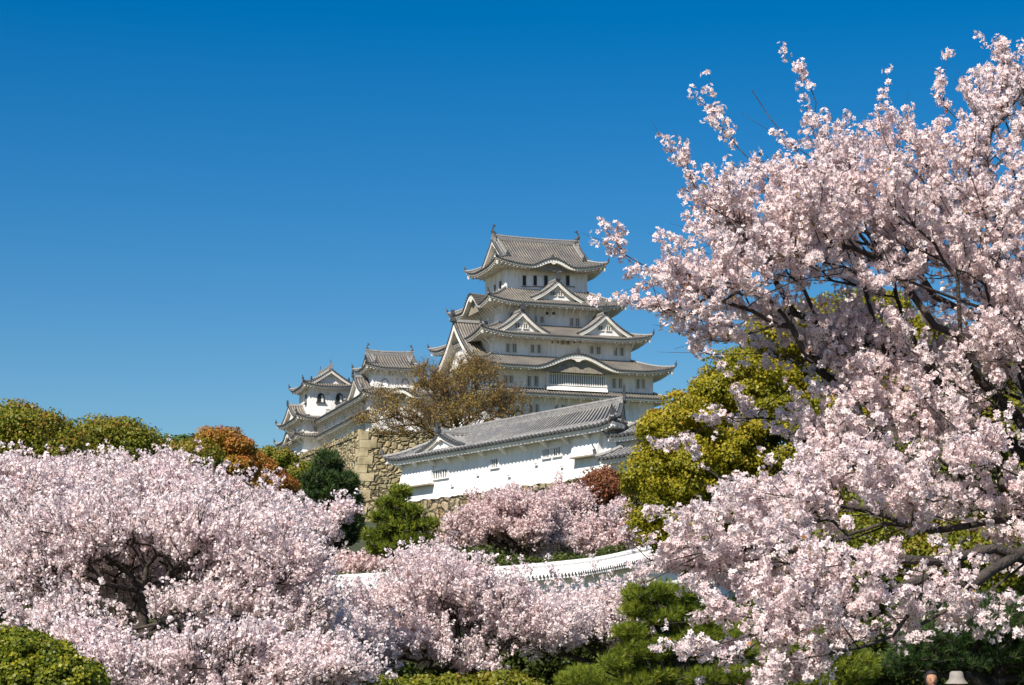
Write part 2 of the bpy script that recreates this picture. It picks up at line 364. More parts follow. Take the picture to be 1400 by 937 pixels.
def shachi(parent, p, inward, s=1.0):
    """fish shaped roof ornament, head down on the ridge, tail curling up"""
    p = Vector(p); d = Vector(inward); ax = d.cross(Vector((0,0,1)))
    mb = MB(); path = [(-.05,0,.42),(.12,.25,.44),(.05,.6,.36),(-.18,.95,.29),(-.36,1.3,.2),(-.28,1.62,.13),(-.02,1.85,.08)]
    mb.tube([p+d*a*s+Vector((0,0,b*s)) for a, b, r in path], [r*s for a, b, r in path], 8, True, .7)
    def fin(pts, w):
        mb.prism([p+d*a*s+Vector((0,0,b*s))-ax*w/2 for a, b in pts], ax*w)
    fin([(-.08,1.75),(-.35,2.15),(-.1,2.05),(0,2.3),(.12,2.0),(.42,2.1),(.15,1.8)], .08*s)
    fin([(.2,.35),(.55,.55),(.3,.65),(.45,.85),(.12,.85)], .07*s)
    fin([(-.3,.5),(-.62,.72),(-.4,.8),(-.62,1.05),(-.3,1.05)], .07*s)
    fin([(.05,-.15),(.55,.0),(.5,.22),(.1,.35)], .4*s)
    o = mb.build('fish_ornament', 'ornament_tile', parent)
    b = MB(); b.prism([p+ax*a*s+Vector((0,0,c*s-.75*s))-d*.3*s for a, c in ((-.5,0),(.5,0),(.38,.45),(.3,.85),(-.3,.85),(-.38,.45))], d*.45*s); b.build('ridge_end_tile', 'ridge_tile', parent)
    return o
def gable(parent, O, out, W_, H, back, base_z=0, board=.55, rec=.7, lat=0, tile='keep_tile', low='keep_tile_low', sp=.42, over=.0, power=.42, gegyo=True, ridge_r=.24, fin=1.0, flare=.0, wall='plaster', name='dormer_gable', backtrim=None, horn=True, ribr=.12):
    """triangular gable with concave slopes. O: centre of base at the verge, out: horizontal unit vector, W_ half width, back: roof length"""
    out = Vector(out); ax = Vector((0,0,1)).cross(out); O = Vector(O)          # ax points right when seen from outside
    def hz(s_): u_ = 1-abs(s_); return H*((1-power)*u_+power*u_**2.4)+flare*max(0, abs(s_)-.75)**2*16*.0625
    def T(a, b, c): return O+ax*a-out*b+Vector((0,0,c))          # a sideways, b inwards, c up
    N = 18; ss = [-1+2*i/N for i in range(N+1)]
    sheet = MB(); sheet.strip([T(s_*W_, 0, hz(s_)) for s_ in ss], [T(s_*W_, back, hz(s_)) for s_ in ss])
    root = sheet.build(name, low, parent)
    ribs = MB(); ends = MB(); r = ribr; m = max(1, int(back/sp))
    for i in range(m):
        b = .18+i*sp
        for sg in (-1, 1):
            vs = []; K = 8
            for j in range(K+1):
                a = sg*W_*(1-j/K); z = hz(a/W_)
                for o_, h in ((-r,0),(-r*.6,r*1.1),(r*.6,r*1.1),(r,0)): vs.append(T(a, b+o_, z+h*1.15))
            fs = []
            for j in range(K):
                for k in range(3): fs.append((j*4+k, j*4+k+1, j*4+k+5, j*4+k+4))
            ribs.add(vs, fs)
    ribs.build('tile_ribs', tile, root)
    # row of round tile ends following the verge
    L = 0; k = 0
    M_ = int(2*math.hypot(W_, H)/.36)
    for i in range(M_+1):
        s_ = -1+2*i/M_; c = T(s_*W_, -.04, hz(s_)+.05)
        ends.add([c+ax*math.cos(math.pi*q/3)*.13+Vector((0,0,math.sin(math.pi*q/3)*.13))-out*e for e in (0,.5) for q in range(6)], [(0,1,2,3,4,5)]+[(q,(q+1)%6,6+(q+1)%6,6+q) for q in range(6)])
    ends.strip([T(s_*W_, -.02, hz(s_)) for s_ in ss], [T(s_*W_, -.02, hz(s_)-.14) for s_ in ss])
    ends.build('tile_ends', 'tile_end', root)
    # verge ridge a little way in
    for sg in (-1, 1):
        vr = MB(); vr.tube([T(sg*W_*(1-j/8), .55, hz(1-j/8)+.12) for j in range(8)], .14, 5); vr.build('verge_ridge', 'ridge_tile', root)
    bb = MB()                                        # barge board
    o1 = [T(s_*W_, .08, hz(s_)-.12) for s_ in ss]; bo = board
    def inn(s_, y): 
        return T(s_*W_, y, max(hz(s_)-.12-bo*(1.15 if abs(s_) < .2 else 1), -.12 if abs(s_) > .9 else -9))
    o2 = [inn(s_, .08) for s_ in ss]; o3 = [inn(s_, rec) for s_ in ss]
    bb.strip(o1, o2); bb.strip(o2, o3)
    o4 = [T(s_*W_*.995, -.02+.05, hz(s_)-.12-bo*.45) for s_ in ss]; bb.strip([p+Vector((0,0,.1)) for p in o4], o4)
    bb.build('barge_board', 'trim_plaster', root)
    wl = MB(); wz = [T(s_*W_, rec-.02, hz(s_)-.2) for s_ in ss]; wb = [T(s_*W_, rec-.02, min(-.1, hz(s_)-.2)) for s_ in ss]; wl.strip(wz, wb)
    wl.build('gable_wall', wall, root)
    if gegyo:
        g = MB(); gs = min(1.0, H/3.2); cz = hz(0)-.12-bo*1.05
        pr = [(0,.35),(.28,.2),(.36,-.1),(.7,-.18),(.9,-.38),(.62,-.42),(.34,-.36),(.2,-.62),(0,-.78),(-.2,-.62),(-.34,-.36),(-.62,-.42),(-.9,-.38),(-.7,-.18),(-.36,-.1),(-.28,.2)]
        g.prism([T(a*gs, rec-.35, cz+b*gs) for a, b in pr], -out*.25); g.build('gable_pendant', 'trim_plaster', root)
    if lat:
        for sx in (-1, 1):
            window(root, T(sx*.62, rec-.03, H*.2), ax, out, .85, H*.22, 3)
    rd = MB()
    rd.tube([T(0, -.15, H+.16), T(0, back, H+.16)], ridge_r, 8); rd.tube([T(0, -.05, H+.02), T(0, back, H+.02)], ridge_r*1.25, 6)
    rd.build('ridge', 'ridge_tile', root)
    if horn: finial(root, T(0, -.1, H+.1), 1.25*fin, out)
    return root
def window(parent, p, ax, out, w, h, bars, frame=True, dark='window_dark', barm='trim_plaster', sill=False):
    """barred window standing on a wall: p bottom centre"""
    p = Vector(p); ax = Vector(ax); out = Vector(out); up = Vector((0,0,1))
    d = MB(); q = p+out*.02
    d.add([q-ax*w/2, q+ax*w/2, q+ax*w/2+up*h, q-ax*w/2+up*h], [(0,1,2,3)])
    o = d.build('window', dark, parent)
    f = MB()
    if frame:
        for a, b in ((-w/2-.05, -w/2+.02), (w/2-.02, w/2+.05)):
            f.prism([p+ax*a+out*.01, p+ax*b+out*.01, p+ax*b+out*.01+up*h, p+ax*a+out*.01+up*h], out*.12)
        for a, b in ((-.07, .0), (h, h+.07)):
            f.prism([p-ax*(w/2+.05)+out*.01+up*a, p+ax*(w/2+.05)+out*.01+up*a, p+ax*(w/2+.05)+out*.01+up*b, p-ax*(w/2+.05)+out*.01+up*b], out*.15)
        f.build('window_frame', barm, o)
    if bars:
        bm_ = MB(); bw = w/bars*.3
        for i in range(bars):
            c = -w/2+w*(i+.5)/bars
            bm_.prism([p+ax*(c-bw/2)+out*.04, p+ax*(c+bw/2)+out*.04, p+ax*(c+bw/2)+out*.04+up*h, p+ax*(c-bw/2)+out*.04+up*h], out*.08)
        bm_.build('window_bars', barm, o)
    return o
def arch_window(parent, p, ax, out, w, h, blind=False):
    p = Vector(p); ax = Vector(ax); out = Vector(out); up = Vector((0,0,1))
    def prof(k, n=10):
        pts = [(-k*w*.56, 0), (-k*w*.5, h*.55)]
        for i in range(1, n): a = math.pi*i/n; pts.append((-k*w*.5*math.cos(a)*(1-.12*math.sin(a)), h*.55+(h*.45)*k*math.sin(a)**.8))
        return pts+[(k*w*.5, h*.55), (k*w*.56, 0)]
    d = MB(); d.prism([p+ax*a+up*b+out*.02 for a, b in prof(1)], out*.03)
    o = d.build('window', 'plaster' if blind else 'window_dark', parent)
    f = MB(); A = prof(1.0); B = prof(1.28)
    q = [p+ax*a+up*b+out*.12 for a, b in A]; r = [p+ax*a+up*b+out*.12 for a, b in B]; f.strip(q, r); f.strip([x-out*.12 for x in r], r)
    f.build('window_frame', 'ornament_tile' if not blind else 'timber', o)
    s_ = MB(); s_.prism([p-ax*w*.85-up*.16, p+ax*w*.85-up*.16, p+ax*w*.85, p-ax*w*.85], out*.3); s_.build('window_sill', 'ornament_tile' if not blind else 'plaster', o)
    if not blind:
        sh = MB(); sh.prism([p+ax*(w*.08)+out*.06, p+ax*(w*.46)+out*.06, p+ax*(w*.42)+out*.06+up*h*.7, p+ax*(w*.08)+out*.06+up*h*.9], out*.03); sh.build('shutter', 'trim_plaster', o)
def brackets(parent, side, plane, cs, ztop, drop=1.1, reach=1.3, w=.16, mat='trim_plaster'):
    for c in cs:
        mb = MB(); o = {'f':Vector((0,-1,0)),'l':Vector((-1,0,0)),'r':Vector((1,0,0))}[side]
        base = Vector((c, plane, 0)) if side == 'f' else Vector((plane, c, 0))
        mb.bar(base+Vector((0,0,ztop-drop)), base+o*reach+Vector((0,0,ztop)), w, w*1.15)
        mb.bar(base+Vector((0,0,ztop+w*.4)), base+o*(reach+.2)+Vector((0,0,ztop+w*.4)), w, w)
        mb.build('bracket', mat, parent)
AX = {'f':((1,0,0),(0,-1,0)), 'l':((0,-1,0),(-1,0,0)), 'r':((0,1,0),(1,0,0))}
def wallbox(parent, x0, x1, y0, y1, z0, z1, mat='plaster', name='wall', batter=0):
    mb = MB(); b = batter
    mb.add([(x0-b,y0-b,z0),(x1+b,y0-b,z0),(x1+b,y1+b,z0),(x0-b,y1+b,z0),(x0,y0,z1),(x1,y0,z1),(x1,y1,z1),(x0,y1,z1)],
           [(0,3,2,1),(4,5,6,7),(0,1,5,4),(1,2,6,5),(2,3,7,6),(3,0,4,7)])
    return mb.build(name, mat, parent)
def pxwin(fr, parent, px0, px1, py0, py1, yplane=None, xplane=None, bars=3, **k):
    """window whose corners were read off the photograph, set on the wall plane"""
    side = 'f' if yplane is not None else 'l'
    a = fr.loc(px0, (py0+py1)/2, yplane, xplane); b = fr.loc(px1, (py0+py1)/2, yplane, xplane)
    t = fr.loc((px0+px1)/2, py0, yplane, xplane); z = fr.loc((px0+px1)/2, py1, yplane, xplane)
    w = math.dist(a[:2], b[:2]); h = t[2]-z[2]; cx, cy = (a[0]+b[0])/2, (a[1]+b[1])/2
    ax, out = AX[side]
    return window(parent, (cx, cy, z[2]), ax, out, w, h, bars, **k)
# ------------------------------------------------------------------ terrain
RC = P(495, 590, 220.); RF = Frame(RC, rad(20))                 # rampart corner
LB = P(843, 647, 150.); LF = Frame(LB, rad(-57)); LBZ = float(LB[2])
LLEN = -LF.loc(553, 650, y=0)[0]
def make_ground():
    xs = np.unique(np.concatenate([np.linspace(-2500, -150, 14), np.arange(-150, 151, 3.), np.linspace(150, 2500, 14)]))
    ys = np.unique(np.concatenate([np.linspace(-400, -20, 8), np.arange(-20, 440, 3.), np.linspace(440, 4500, 20)]))
    X, Y = np.meshgrid(xs, ys); Z = terrain(X, Y)
    rx = (X-RC[0])*RF.u[0]+(Y-RC[1])*RF.u[1]; ry = (X-RC[0])*RF.v[0]+(Y-RC[1])*RF.v[1]
    k = (rx > 4) & (ry > 4) & (ry < 130) & (rx < 110)
    Z = np.where(k, np.maximum(Z, np.interp(ry, [4, 60, 90, 130], [25.5, 28, 33, 33])), Z)
    lx = (X-LB[0])*LF.u[0]+(Y-LB[1])*LF.u[1]; ly = (X-LB[0])*LF.v[0]+(Y-LB[1])*LF.v[1]
    k = (ly > 2.6) & (lx > -LLEN-1) & (lx < 14) & (ly < 60)
    Z = np.where(k, np.maximum(Z, LBZ-.2), Z)
    Z = Z+.25*np.sin(X*.31+1.3*np.sin(Y*.17))*np.clip(Y/60, 0, 1)
    V = np.stack([X, Y, Z], -1).reshape(-1, 3); nx = len(xs); ny = len(ys)
    i = (np.arange(ny-1)[:, None]*nx+np.arange(nx-1)[None]).ravel()
    o = npmesh('ground', V, np.stack([i, i+1, i+nx+1, i+nx], 1), 'grass_ground', smooth=True); struct(o)
make_ground()
# ------------------------------------------------------------------ stone walls
def stone_face(A, B, ztop, zbot, out, batter, nx, nz, curve=1.6, topj=.25, seed=1, miter=(0,0)):
    """battered face between plan points A and B; miter moves each end along the wall by batter (to close a corner)"""
    rr = np.random.default_rng(seed); A = np.array(A[:2], float); B = np.array(B[:2], float); d = (B-A)/np.linalg.norm(B-A); out = np.array(out[:2], float)
    k = np.linspace(0, 1, nz+1); off = batter*(k**curve); s = np.linspace(0, 1, nx+1); V = []
    for j in range(nz+1):
        a = A-d*off[j]*miter[0]; b = B+d*off[j]*miter[1]
        for i in range(nx+1):
            p = a+(b-a)*s[i]+out*(off[j]+(0 if i in (0, nx) else rr.uniform(-.12, .12)))
            V.append((p[0], p[1], ztop+(zbot-ztop)*k[j]+(rr.uniform(-topj, .05) if j == 0 else 0)))
    i = (np.arange(nz)[:, None]*(nx+1)+np.arange(nx)[None]).ravel()
    return np.array(V), np.stack([i, i+1, i+nx+2, i+nx+1], 1)
def join(parts):
    V = []; Fs = []; n = 0
    for v, f in parts: V.append(v); Fs.append(f+n); n += len(v)
    return np.concatenate(V), np.concatenate(Fs)
def rampart():
    z1 = float(RC[2]); z0 = 10.5; L1, L2 = 40, 48
    c = RF.w(0, 0); l = RF.w(0, L1); r = RF.w(L2, 0)
    V1, F1 = stone_face(l, c, z1, z0, -RF.u, 3.6, 60, 26, seed=3, miter=(0, 1))
    V2, F2 = stone_face(c, r, z1, z0, -RF.v, 3.6, 70, 26, seed=4, miter=(1, 0))
    top = np.array([RF.w(0,0,z1-.3), RF.w(L2,0,z1-.3), RF.w(L2,6,z1-.3), RF.w(6,6,z1-.3), RF.w(6,L1,z1-.3), RF.w(0,L1,z1-.3)])
    V, Fq = join([(V1, F1), (V2, F2), (top, np.array([[0,1,2,3],[0,3,4,5]]))])
    root = npmesh('stone_rampart', V, Fq, 'rampart_stone')
    root['label'] = 'tall yellow-brown stone rampart with a sharp corner below the small white towers'; root['category'] = 'stone wall'
    mb = MB(); n = 19; rr = random.Random(5)                       # long dressed stones alternating up the corner
    for i in range(n):
        za = z1-(z1-z0)*i/n; zb = z1-(z1-z0)*(i+1)/n+.04; oa = 3.6*((i)/n)**1.6; ob = 3.6*((i+1)/n)**1.6
        la, lb = ((1.6, .75) if i % 2 else (.75, 1.6)); la += rr.uniform(-.2,.2); lb += rr.uniform(-.2,.2); e = .1
        def q(x, y, o, z): return Vector(RF.w(x-o-e, y-o-e, z))
        vs = [q(0,0,oa,za), q(la,0,oa,za), q(la,lb,oa,za), q(0,lb,oa,za), q(0,0,ob,zb), q(la,0,ob,zb), q(la,lb,ob,zb), q(0,lb,ob,zb)]
        mb.add(vs, [(0,1,2,3),(7,6,5,4),(0,4,5,1),(1,5,6,2),(2,6,7,3),(3,7,4,0)])
    mb.build('corner_stones', 'corner_stone', root)
    cp = MB()                                                         # uneven coping
    for (dx, dy, L) in ((1,0,L2),(0,1,L1)):
        t = 1.0
        while t < L-1:
            w = rr.uniform(.6, 1.4); h = rr.uniform(.15, .5); a = t; b = t+w*.92
            if dx: pts = [(a,-.12),(b,-.12),(b,.7),(a,.7)]
            else: pts = [(-.12,a),(.7,a),(.7,b),(-.12,b)]
            vs = [Vector(RF.w(x, y, z1-.35)) for x, y in pts]+[Vector(RF.w(x*.9+.03, y, z1-.05+h*rr.uniform(.6,1))) for x, y in pts]
            cp.add(vs, [(0,3,2,1),(4,5,6,7),(0,1,5,4),(1,2,6,5),(2,3,7,6),(3,0,4,7)]); t += w
    cp.build('coping_stones', 'rampart_stone', root)
rampart()
def turret_base():
    z1 = LBZ; c0 = LF.w(-LLEN-.6, -.15); c1 = LF.w(.6, -.15); c2 = LF.w(14, -.15)
    V1, F1 = stone_face(c0, c2, z1, 7.5, -LF.v, 2.4, 90, 14, seed=7, topj=.12, miter=(1, 0))
    V2, F2 = stone_face(LF.w(-LLEN-.6, 10), c0, z1, 7.5, -LF.u, 2.4, 20, 14, seed=8, topj=.12, miter=(0, 1))
    top = np.array([LF.w(-LLEN-.6,-.15,z1-.12), LF.w(14,-.15,z1-.12), LF.w(14,9,z1-.12), LF.w(-LLEN-.6,9,z1-.12)])
    V, Fq = join([(V1, F1), (V2, F2), (top, np.array([[0,1,2,3]]))])
    root = npmesh('stone_retaining_wall', V, Fq, 'base_stone')
    root['label'] = 'ochre rough stone base under the long white turret'; root['category'] = 'stone wall'
turret_base()

def shrink(d): return {k: v for k, v in d.items()}
def irimoya(parent, x0, x1, y0, y1, over, z0, zr, tm, sides='flrb', gl=True, gr=True, lift=.8, bumps=None, rot=0, gf=1.0, **k):
    """hip-and-gable roof with its ridge along x over a wall rectangle; rot turns it about the parent's origin"""
    Dy = (y1-y0)/2+over; yc = (y0+y1)/2
    r = Roof(x0-over, x1+over, y0-over, y1+over, dict(f=Dy, b=Dy, l=Dy, r=Dy), zr-z0, z0, lift, .8, dict(f=1, b=1, l=tm if gl else 1, r=tm if gr else 1), 1.22, bumps)
    ro = r.build(parent, over=over, sides=sides, name='roof', **k)
    for sgn, on in ((-1, gl), (1, gr)):
        if not on: continue
        xe = (r.X0+tm*Dy) if sgn < 0 else (r.X1-tm*Dy); zb = r.z('f', (x0+x1)/2 if not bumps else x0+over, tm)
        Hg = z0+(zr-z0)-zb
        gable(ro, (xe+sgn*.55, yc, zb), (sgn, 0, 0), Dy*(1-tm), Hg, .75, board=.42, rec=.9, power=.12, horn=False, fin=.8, name='side_gable', tile=k.get('tile', 'keep_tile'), low=k.get('low', 'keep_tile_low'), ridge_r=.12)
    rd = MB(); xa = r.X0+tm*Dy-.5 if gl else r.X0+Dy; xb = r.X1-tm*Dy+.5 if gr else r.X1-Dy
    N = 12; ln = [(xa+(xb-xa)*i/N, yc, zr+.28+.18*abs(2*i/N-1)**3) for i in range(N+1)]
    for i in range(N):
        a, b = Vector(ln[i]), Vector(ln[i+1]); rd.bar(a-Vector((0,0,.05)), b-Vector((0,0,.05)), .38, .62)
    rd.tube([Vector(p)+Vector((0,0,.36)) for p in ln], .2, 8)
    q = int((xb-xa)/.33)
    for i in range(q):
        x = xa+(xb-xa)*(i+.5)/q
        for sy in (-.21, .21): rd.box(x-.07, x+.07, yc+sy-.02, yc+sy+.02, zr+.12, zr+.42)
    rd.build('main_ridge', 'ridge_tile', ro)
    # descending ridges with end tiles
    for sgn, on in ((-1, gl), (1, gr)):
        if not on: continue
        xe = (r.X0+tm*Dy+.45) if sgn < 0 else (r.X1-tm*Dy-.45)
        for sd_ in 'fb':
            mb = MB(); pts = [Vector(r.pt(sd_, xe, t, .16)) for t in np.linspace(.34, 1, 7)]
            mb.tube(pts, .2, 6); mb.build('descending_ridge', 'ridge_tile', ro)
            finial(ro, pts[0]+Vector((0,0,-.1)), .95*gf, (0,-1 if sd_ == 'f' else 1,0))
    return r, ro
# ------------------------------------------------------------------ main keep
PH = rad(20)
c6 = P(691, 395, 310.); u_ = np.array([math.cos(PH), math.sin(PH), 0]); v_ = np.array([-math.sin(PH), math.cos(PH), 0])
KO = c6+u_*6.57+v_*4.6; KF = Frame(KO, PH)
keep = empty('castle_keep', (KO[0], KO[1], 0), PH, 'huge white many-roofed castle keep with grey tiled roofs, tallest building on the hill', 'castle keep')
def kz(px, py, y=None, x=None): return KF.loc(px, py, y, x)[2]
HX = [6.57, 8.6, 10.95, 13.1]; FY = [-4.6, -7.4, -10.8, -13.9]; BY = [4.6, 6.6, 8.7, 10.7]
e6 = kz(722, 361.5, -6.9); r6 = kz(722, 332, 0)
e5 = kz(715, 412.5, FY[1]-2.4); t5 = kz(715, 395.5, FY[0])
e4 = kz(770, 459.5, FY[2]-2.4); t4 = kz(770, 447, FY[1])
e3 = kz(715, 499, FY[3]-2.4); t3 = kz(715, 486.5, FY[2])
e2 = kz(760, 538.5, FY[3]-1.9); t2 = kz(760, 532.5, FY[3])
KB = 33.5
wallbox(keep, -HX[0], HX[0], FY[0], BY[0], t5-1.5, e6+.1)
wallbox(keep, -HX[1], HX[1], FY[1], BY[1], t4-1.5, e5+.1)
wallbox(keep, -HX[2], HX[2], FY[2], BY[2], t3-1.5, e4+.1)
wallbox(keep, -HX[3], HX[3], FY[3], BY[3], t2-1.5, e3+.1)
wallbox(keep, -HX[3]-.05, HX[3]+.05, FY[3]-.05, BY[3]+.05, KB, e2+.1)
# top roof
kx6 = KF.loc(757.5, 355, FY[0]-2.3)[0]
irimoya(keep, -HX[0], HX[0], FY[0], BY[0], 2.3, e6, r6, .33, lift=.95, bumps={'f': [(kx6, 3.6, 1.25)]}, th=.42)
for sx in (-1, 1): shachi(keep, (sx*(HX[0]+2.3-.33*6.9+.1), 0, r6+.35), (-sx, 0, 0), .95)
def skirt(i_in, e, t, i_out, over=2.4, bumps=None, lift=.8, sides='flrb', inner=None, nR=1.25, pw=1.1, **k):
    X = HX[i_out]+over; xi, fy, by = HX[i_in], FY[i_in], BY[i_in]
    D = dict(f=fy-(FY[i_out]-over), b=(BY[i_out]+over)-by, l=X-xi, r=X-xi)
    r = Roof(-X, X, FY[i_out]-over, BY[i_out]+over, D, t-e, e, lift, nR, None, pw, bumps)
    return r, r.build(keep, over=over, sides=sides, **k)
ks5 = (KF.loc(625, 428, x=-HX[1]-2.4)[1])
r5, ro5 = skirt(0, e5, t5, 1, bumps={'l': [(-1.2, 4.0, 2.3)]})
r4, ro4 = skirt(1, e4, t4, 2)
kx3 = KF.loc(791, 490, FY[3]-2.4)[0]
r3, ro3 = skirt(2, e3, t3, 3, bumps={'f': [(kx3, 6.6, 2.1)]})
r2, ro2 = skirt(3, e2, t2, 3, over=1.9, lift=.25, inner=None)
# dormers
def dorm(px_ap, py_ap, py_base, hw, yp, back, lat=1, **k):
    x, _, za = KF.loc(px_ap, py_ap, yp); zb = KF.loc(px_ap, py_base, yp)[2]
    return gable(keep, (x, yp, zb), (0,-1,0), hw, za-zb, back, lat=lat, **k)
dorm(763, 383, 408.5, 4.15, FY[1]-1.5, 5.2, power=.35)
dorm(715, 424.5, 454, 4.3, FY[2]-1.4, 5.5, power=.35)
dorm(828.5, 428.5, 457, 4.3, FY[2]-1.4, 5.5, power=.35)
# great west gable (and its twin on the far side)
zb = e3+.9; za = KF.loc(610, 447, x=-13.6)[2]
for sg in (-1, 1):
    gable(keep, (-13.9 if sg < 0 else 12.9, -2.2 if sg < 0 else 0, zb), (sg, 0, 0), 10.4, za-zb-(0 if sg < 0 else 1.6), 6.5, board=.9, rec=1.3, power=.40, fin=1.4, flare=.5, name='great_gable', ridge_r=.3)
# karahafu crest ornaments, small ridge tiles
for px, py in ((791, 481),):
    x, y, z = KF.loc(px, py, FY[3]-2.3); finial(keep, (x, FY[3]-2.2, e3+2.1), .9, (0,-1,0))
finial(keep, (kx6, -6.5, e6+1.25), .7, (0,-1,0))
# lattice bay under the curved gable
a = KF.loc(747.5, 520, FY[3]-.8); b = KF.loc(830, 520, FY[3]-.8)
zt = KF.loc(790, 498.5, FY[3]-.8)[2]; zl = KF.loc(790, 527, FY[3]-.8)[2]; zb2 = KF.loc(790, 535, FY[3]-.8)[2]
bay = MB(); x0, x1 = a[0], b[0]; yf = FY[3]-.8
bay.box(x0, x1, yf+.12, FY[3]+.01, zb2, zl); bay.box(x0, x1, yf+.12, FY[3]+.01, zt, zt+.12)
bay.box(x0, x0+.35, yf, FY[3]+.01, zb2, zt+.1); bay.box(x1-.35, x1, yf, FY[3]+.01, zb2, zt+.1)
bay.box(x0-.05, x1+.05, yf-.06, yf+.1, zl-.12, zl+.02); bay.box(x0+.35, x1-.35, yf, yf+.12, zl+(zt-zl)*.48, zl+(zt-zl)*.52)
bo = bay.build('lattice_bay', 'plaster', keep)
dk = MB(); dk.box(x0+.35, x1-.35, yf+.45, yf+.5, zl, zt); dk.build('window', 'window_dark', bo)
br = MB(); n = 25
for i in range(n):
    x = x0+.35+(x1-x0-.7)*(i+.5)/n; br.box(x-.085, x+.085, yf+.02, yf+.22, zl, zt)
br.build('window_bars', 'plaster', bo)
fl = MB(); fl.prism([(x0, yf+.11, zl-.12), (x0, yf+.11, zb2+.0), (x0, yf-.35, zb2)], (x1-x0, 0, 0)); fl.build('apron', 'plaster', bo)
# windows of the keep
W6 = [(714,719.3),(728.7,734),(743.3,748.8),(773.2,778.7)]
for a_, b_ in W6:
    o = pxwin(KF, keep, a_, b_, 377, 391, yplane=FY[0], bars=0)
    lx = KF.loc(b_, 384, FY[0])[0]; wz = KF.loc(a_, 391, FY[0])[2]; wt = KF.loc(a_, 377, FY[0])[2]
    s_ = MB(); s_.box(lx+.03, lx+.78, FY[0]-.09, FY[0]-.03, wz+.05, wt-.05); s_.build('shutter', 'fresh_plaster', o)
    s_ = MB(); s_.box(lx-.75, lx+.85, FY[0]-.14, FY[0]-.005, wz-.14, wz-.07); s_.build('window_sill', 'ornament_tile', o)
for a_, b_, c_, d_ in ((675.8,679,389.6,400),(682.9,686.8,384.5,396)): pxwin(KF, keep, a_, b_, c_, d_, xplane=-HX[0], bars=0)
zm = KF.loc(740, 372.5, FY[0])[2]
for z_ in (zm, ):
    mo = MB(); mo.box(-HX[0]-.07, HX[0]+.07, FY[0]-.07, FY[0]-.003, z_, z_+.16); mo.box(-HX[0]-.07, -HX[0]-.003, FY[0]-.07, BY[0], z_, z_+.16)
    for i in range(9):
        x = -HX[0]+2*HX[0]*i/8; mo.box(x-.07, x+.07, FY[0]-.065, FY[0]-.002, z_+.16, e6-.1)
    for i in range(1, 6):
        y = FY[0]+9.2*i/6; mo.box(-HX[0]-.065, -HX[0]-.002, y-.07, y+.07, z_+.16, e6-.1)
    mo.build('wall_moulding', 'trim_plaster', keep)
for a_, b_, c_, d_ in ((730.5,734.3,433,441.5),(738,743.8,433,441.5),(778.4,784,435,445.7),(786.2,792.3,435.4,446)): pxwin(KF, keep, a_, b_, c_, d_, yplane=FY[1], bars=3)
for a_, b_ in ((745.7,749.9),(754.3,759)): pxwin(KF, keep, a_, b_, 427, 430.6, yplane=FY[1], bars=0)
for a_, b_ in ((755,761.5),(762.3,768.7)): pxwin(KF, keep, a_, b_, 416.8, 421.5, yplane=FY[1], bars=3)
for a_, b_, c_, d_ in ((691,697.4,470,481.8),(699.9,706.3,470.3,482),(725,730.7,471.5,482.6),(733.5,739.6,471.8,483),(806,811.8,474,483.7),(814.5,821,474.3,484.5),(838.7,844,475.4,486.5),(847,852.8,475.6,486.7),(766,772,465.7,471.3),(773,779.3,465.9,471.5)):
    pxwin(KF, keep, a_, b_, c_, d_, yplane=FY[2], bars=3)
for a_ in (754, 761.5, 784, 792): pxwin(KF, keep, a_, a_+2.2, 467, 469.5, yplane=FY[2], bars=0)
for a_, b_, c_, d_ in ((688,694,513.7,524),(695.6,701.6,513.9,524),(720,726.3,514.5,528.4),(729.3,736,514.7,528.6),(836.7,842.3,517.9,531),(845,850.6,518,531.2),(869.2,874.7,518.7,531.5),(877,881.7,518.9,531.7)):
    pxwin(KF, keep, a_, b_, c_, d_, yplane=FY[3], bars=3)
for a_, b_, c_, d_ in ((723,728.5,552.5,564),(731,737,552.7,564),(757.6,763,553.6,562),(766.9,772.7,553.8,562)): pxwin(KF, keep, a_, b_, c_, d_, yplane=FY[3]-.05, bars=3)
for y_, z_ in ((-5, 0), (-3.6, 0), (2.5, 0)):
    window(keep, (-HX[1], y_, e5-2.6), (0,-1,0), (-1,0,0), .6, 1.1, 2)
window(keep, (-HX[2], -9.4, e4-2.4), (0,-1,0), (-1,0,0), .5, 1.0, 2)
brackets(keep, 'f', FY[1], np.linspace(-HX[1]+.2, HX[1]-.2, 16), e5-.35, 1.2, 1.3)
brackets(keep, 'l', -HX[1], np.linspace(FY[1]+.2, 5, 12), e5-.35, 1.2, 1.3)
brackets(keep, 'f', FY[2], [-HX[2]+.1, HX[2]-.1, -8, 8.2], e4-.35, 1.0, 1.2)
brackets(keep, 'l', -HX[2], [FY[2]+.1, FY[2]+1.7], e4-.35, 1.0, 1.2)
brackets(keep, 'f', FY[3]-.05, np.arange(-11.6, 12, 1.85), e2-.35, 1.15, 1.2, .2)
# stone base of the keep, hidden for the most part behind trees
V, Fq = join([stone_face(KF.w(-HX[3]-.3, BY[3]), KF.w(-HX[3]-.3, FY[3]-.3), KB+.1, 22, -KF.u, 3, 20, 8, miter=(0,1)),
              stone_face(KF.w(-HX[3]-.3, FY[3]-.3), KF.w(HX[3]+.3, FY[3]-.3), KB+.1, 22, -KF.v, 3, 26, 8, miter=(1,1)),
              stone_face(KF.w(HX[3]+.3, FY[3]-.3), KF.w(HX[3]+.3, BY[3]), KB+.1, 22, KF.u, 3, 20, 8, miter=(1,0))])
o = npmesh('stone_retaining_wall', V, Fq, 'rampart_stone'); o['label'] = 'battered stone base carrying the huge white keep'; o['category'] = 'stone wall'

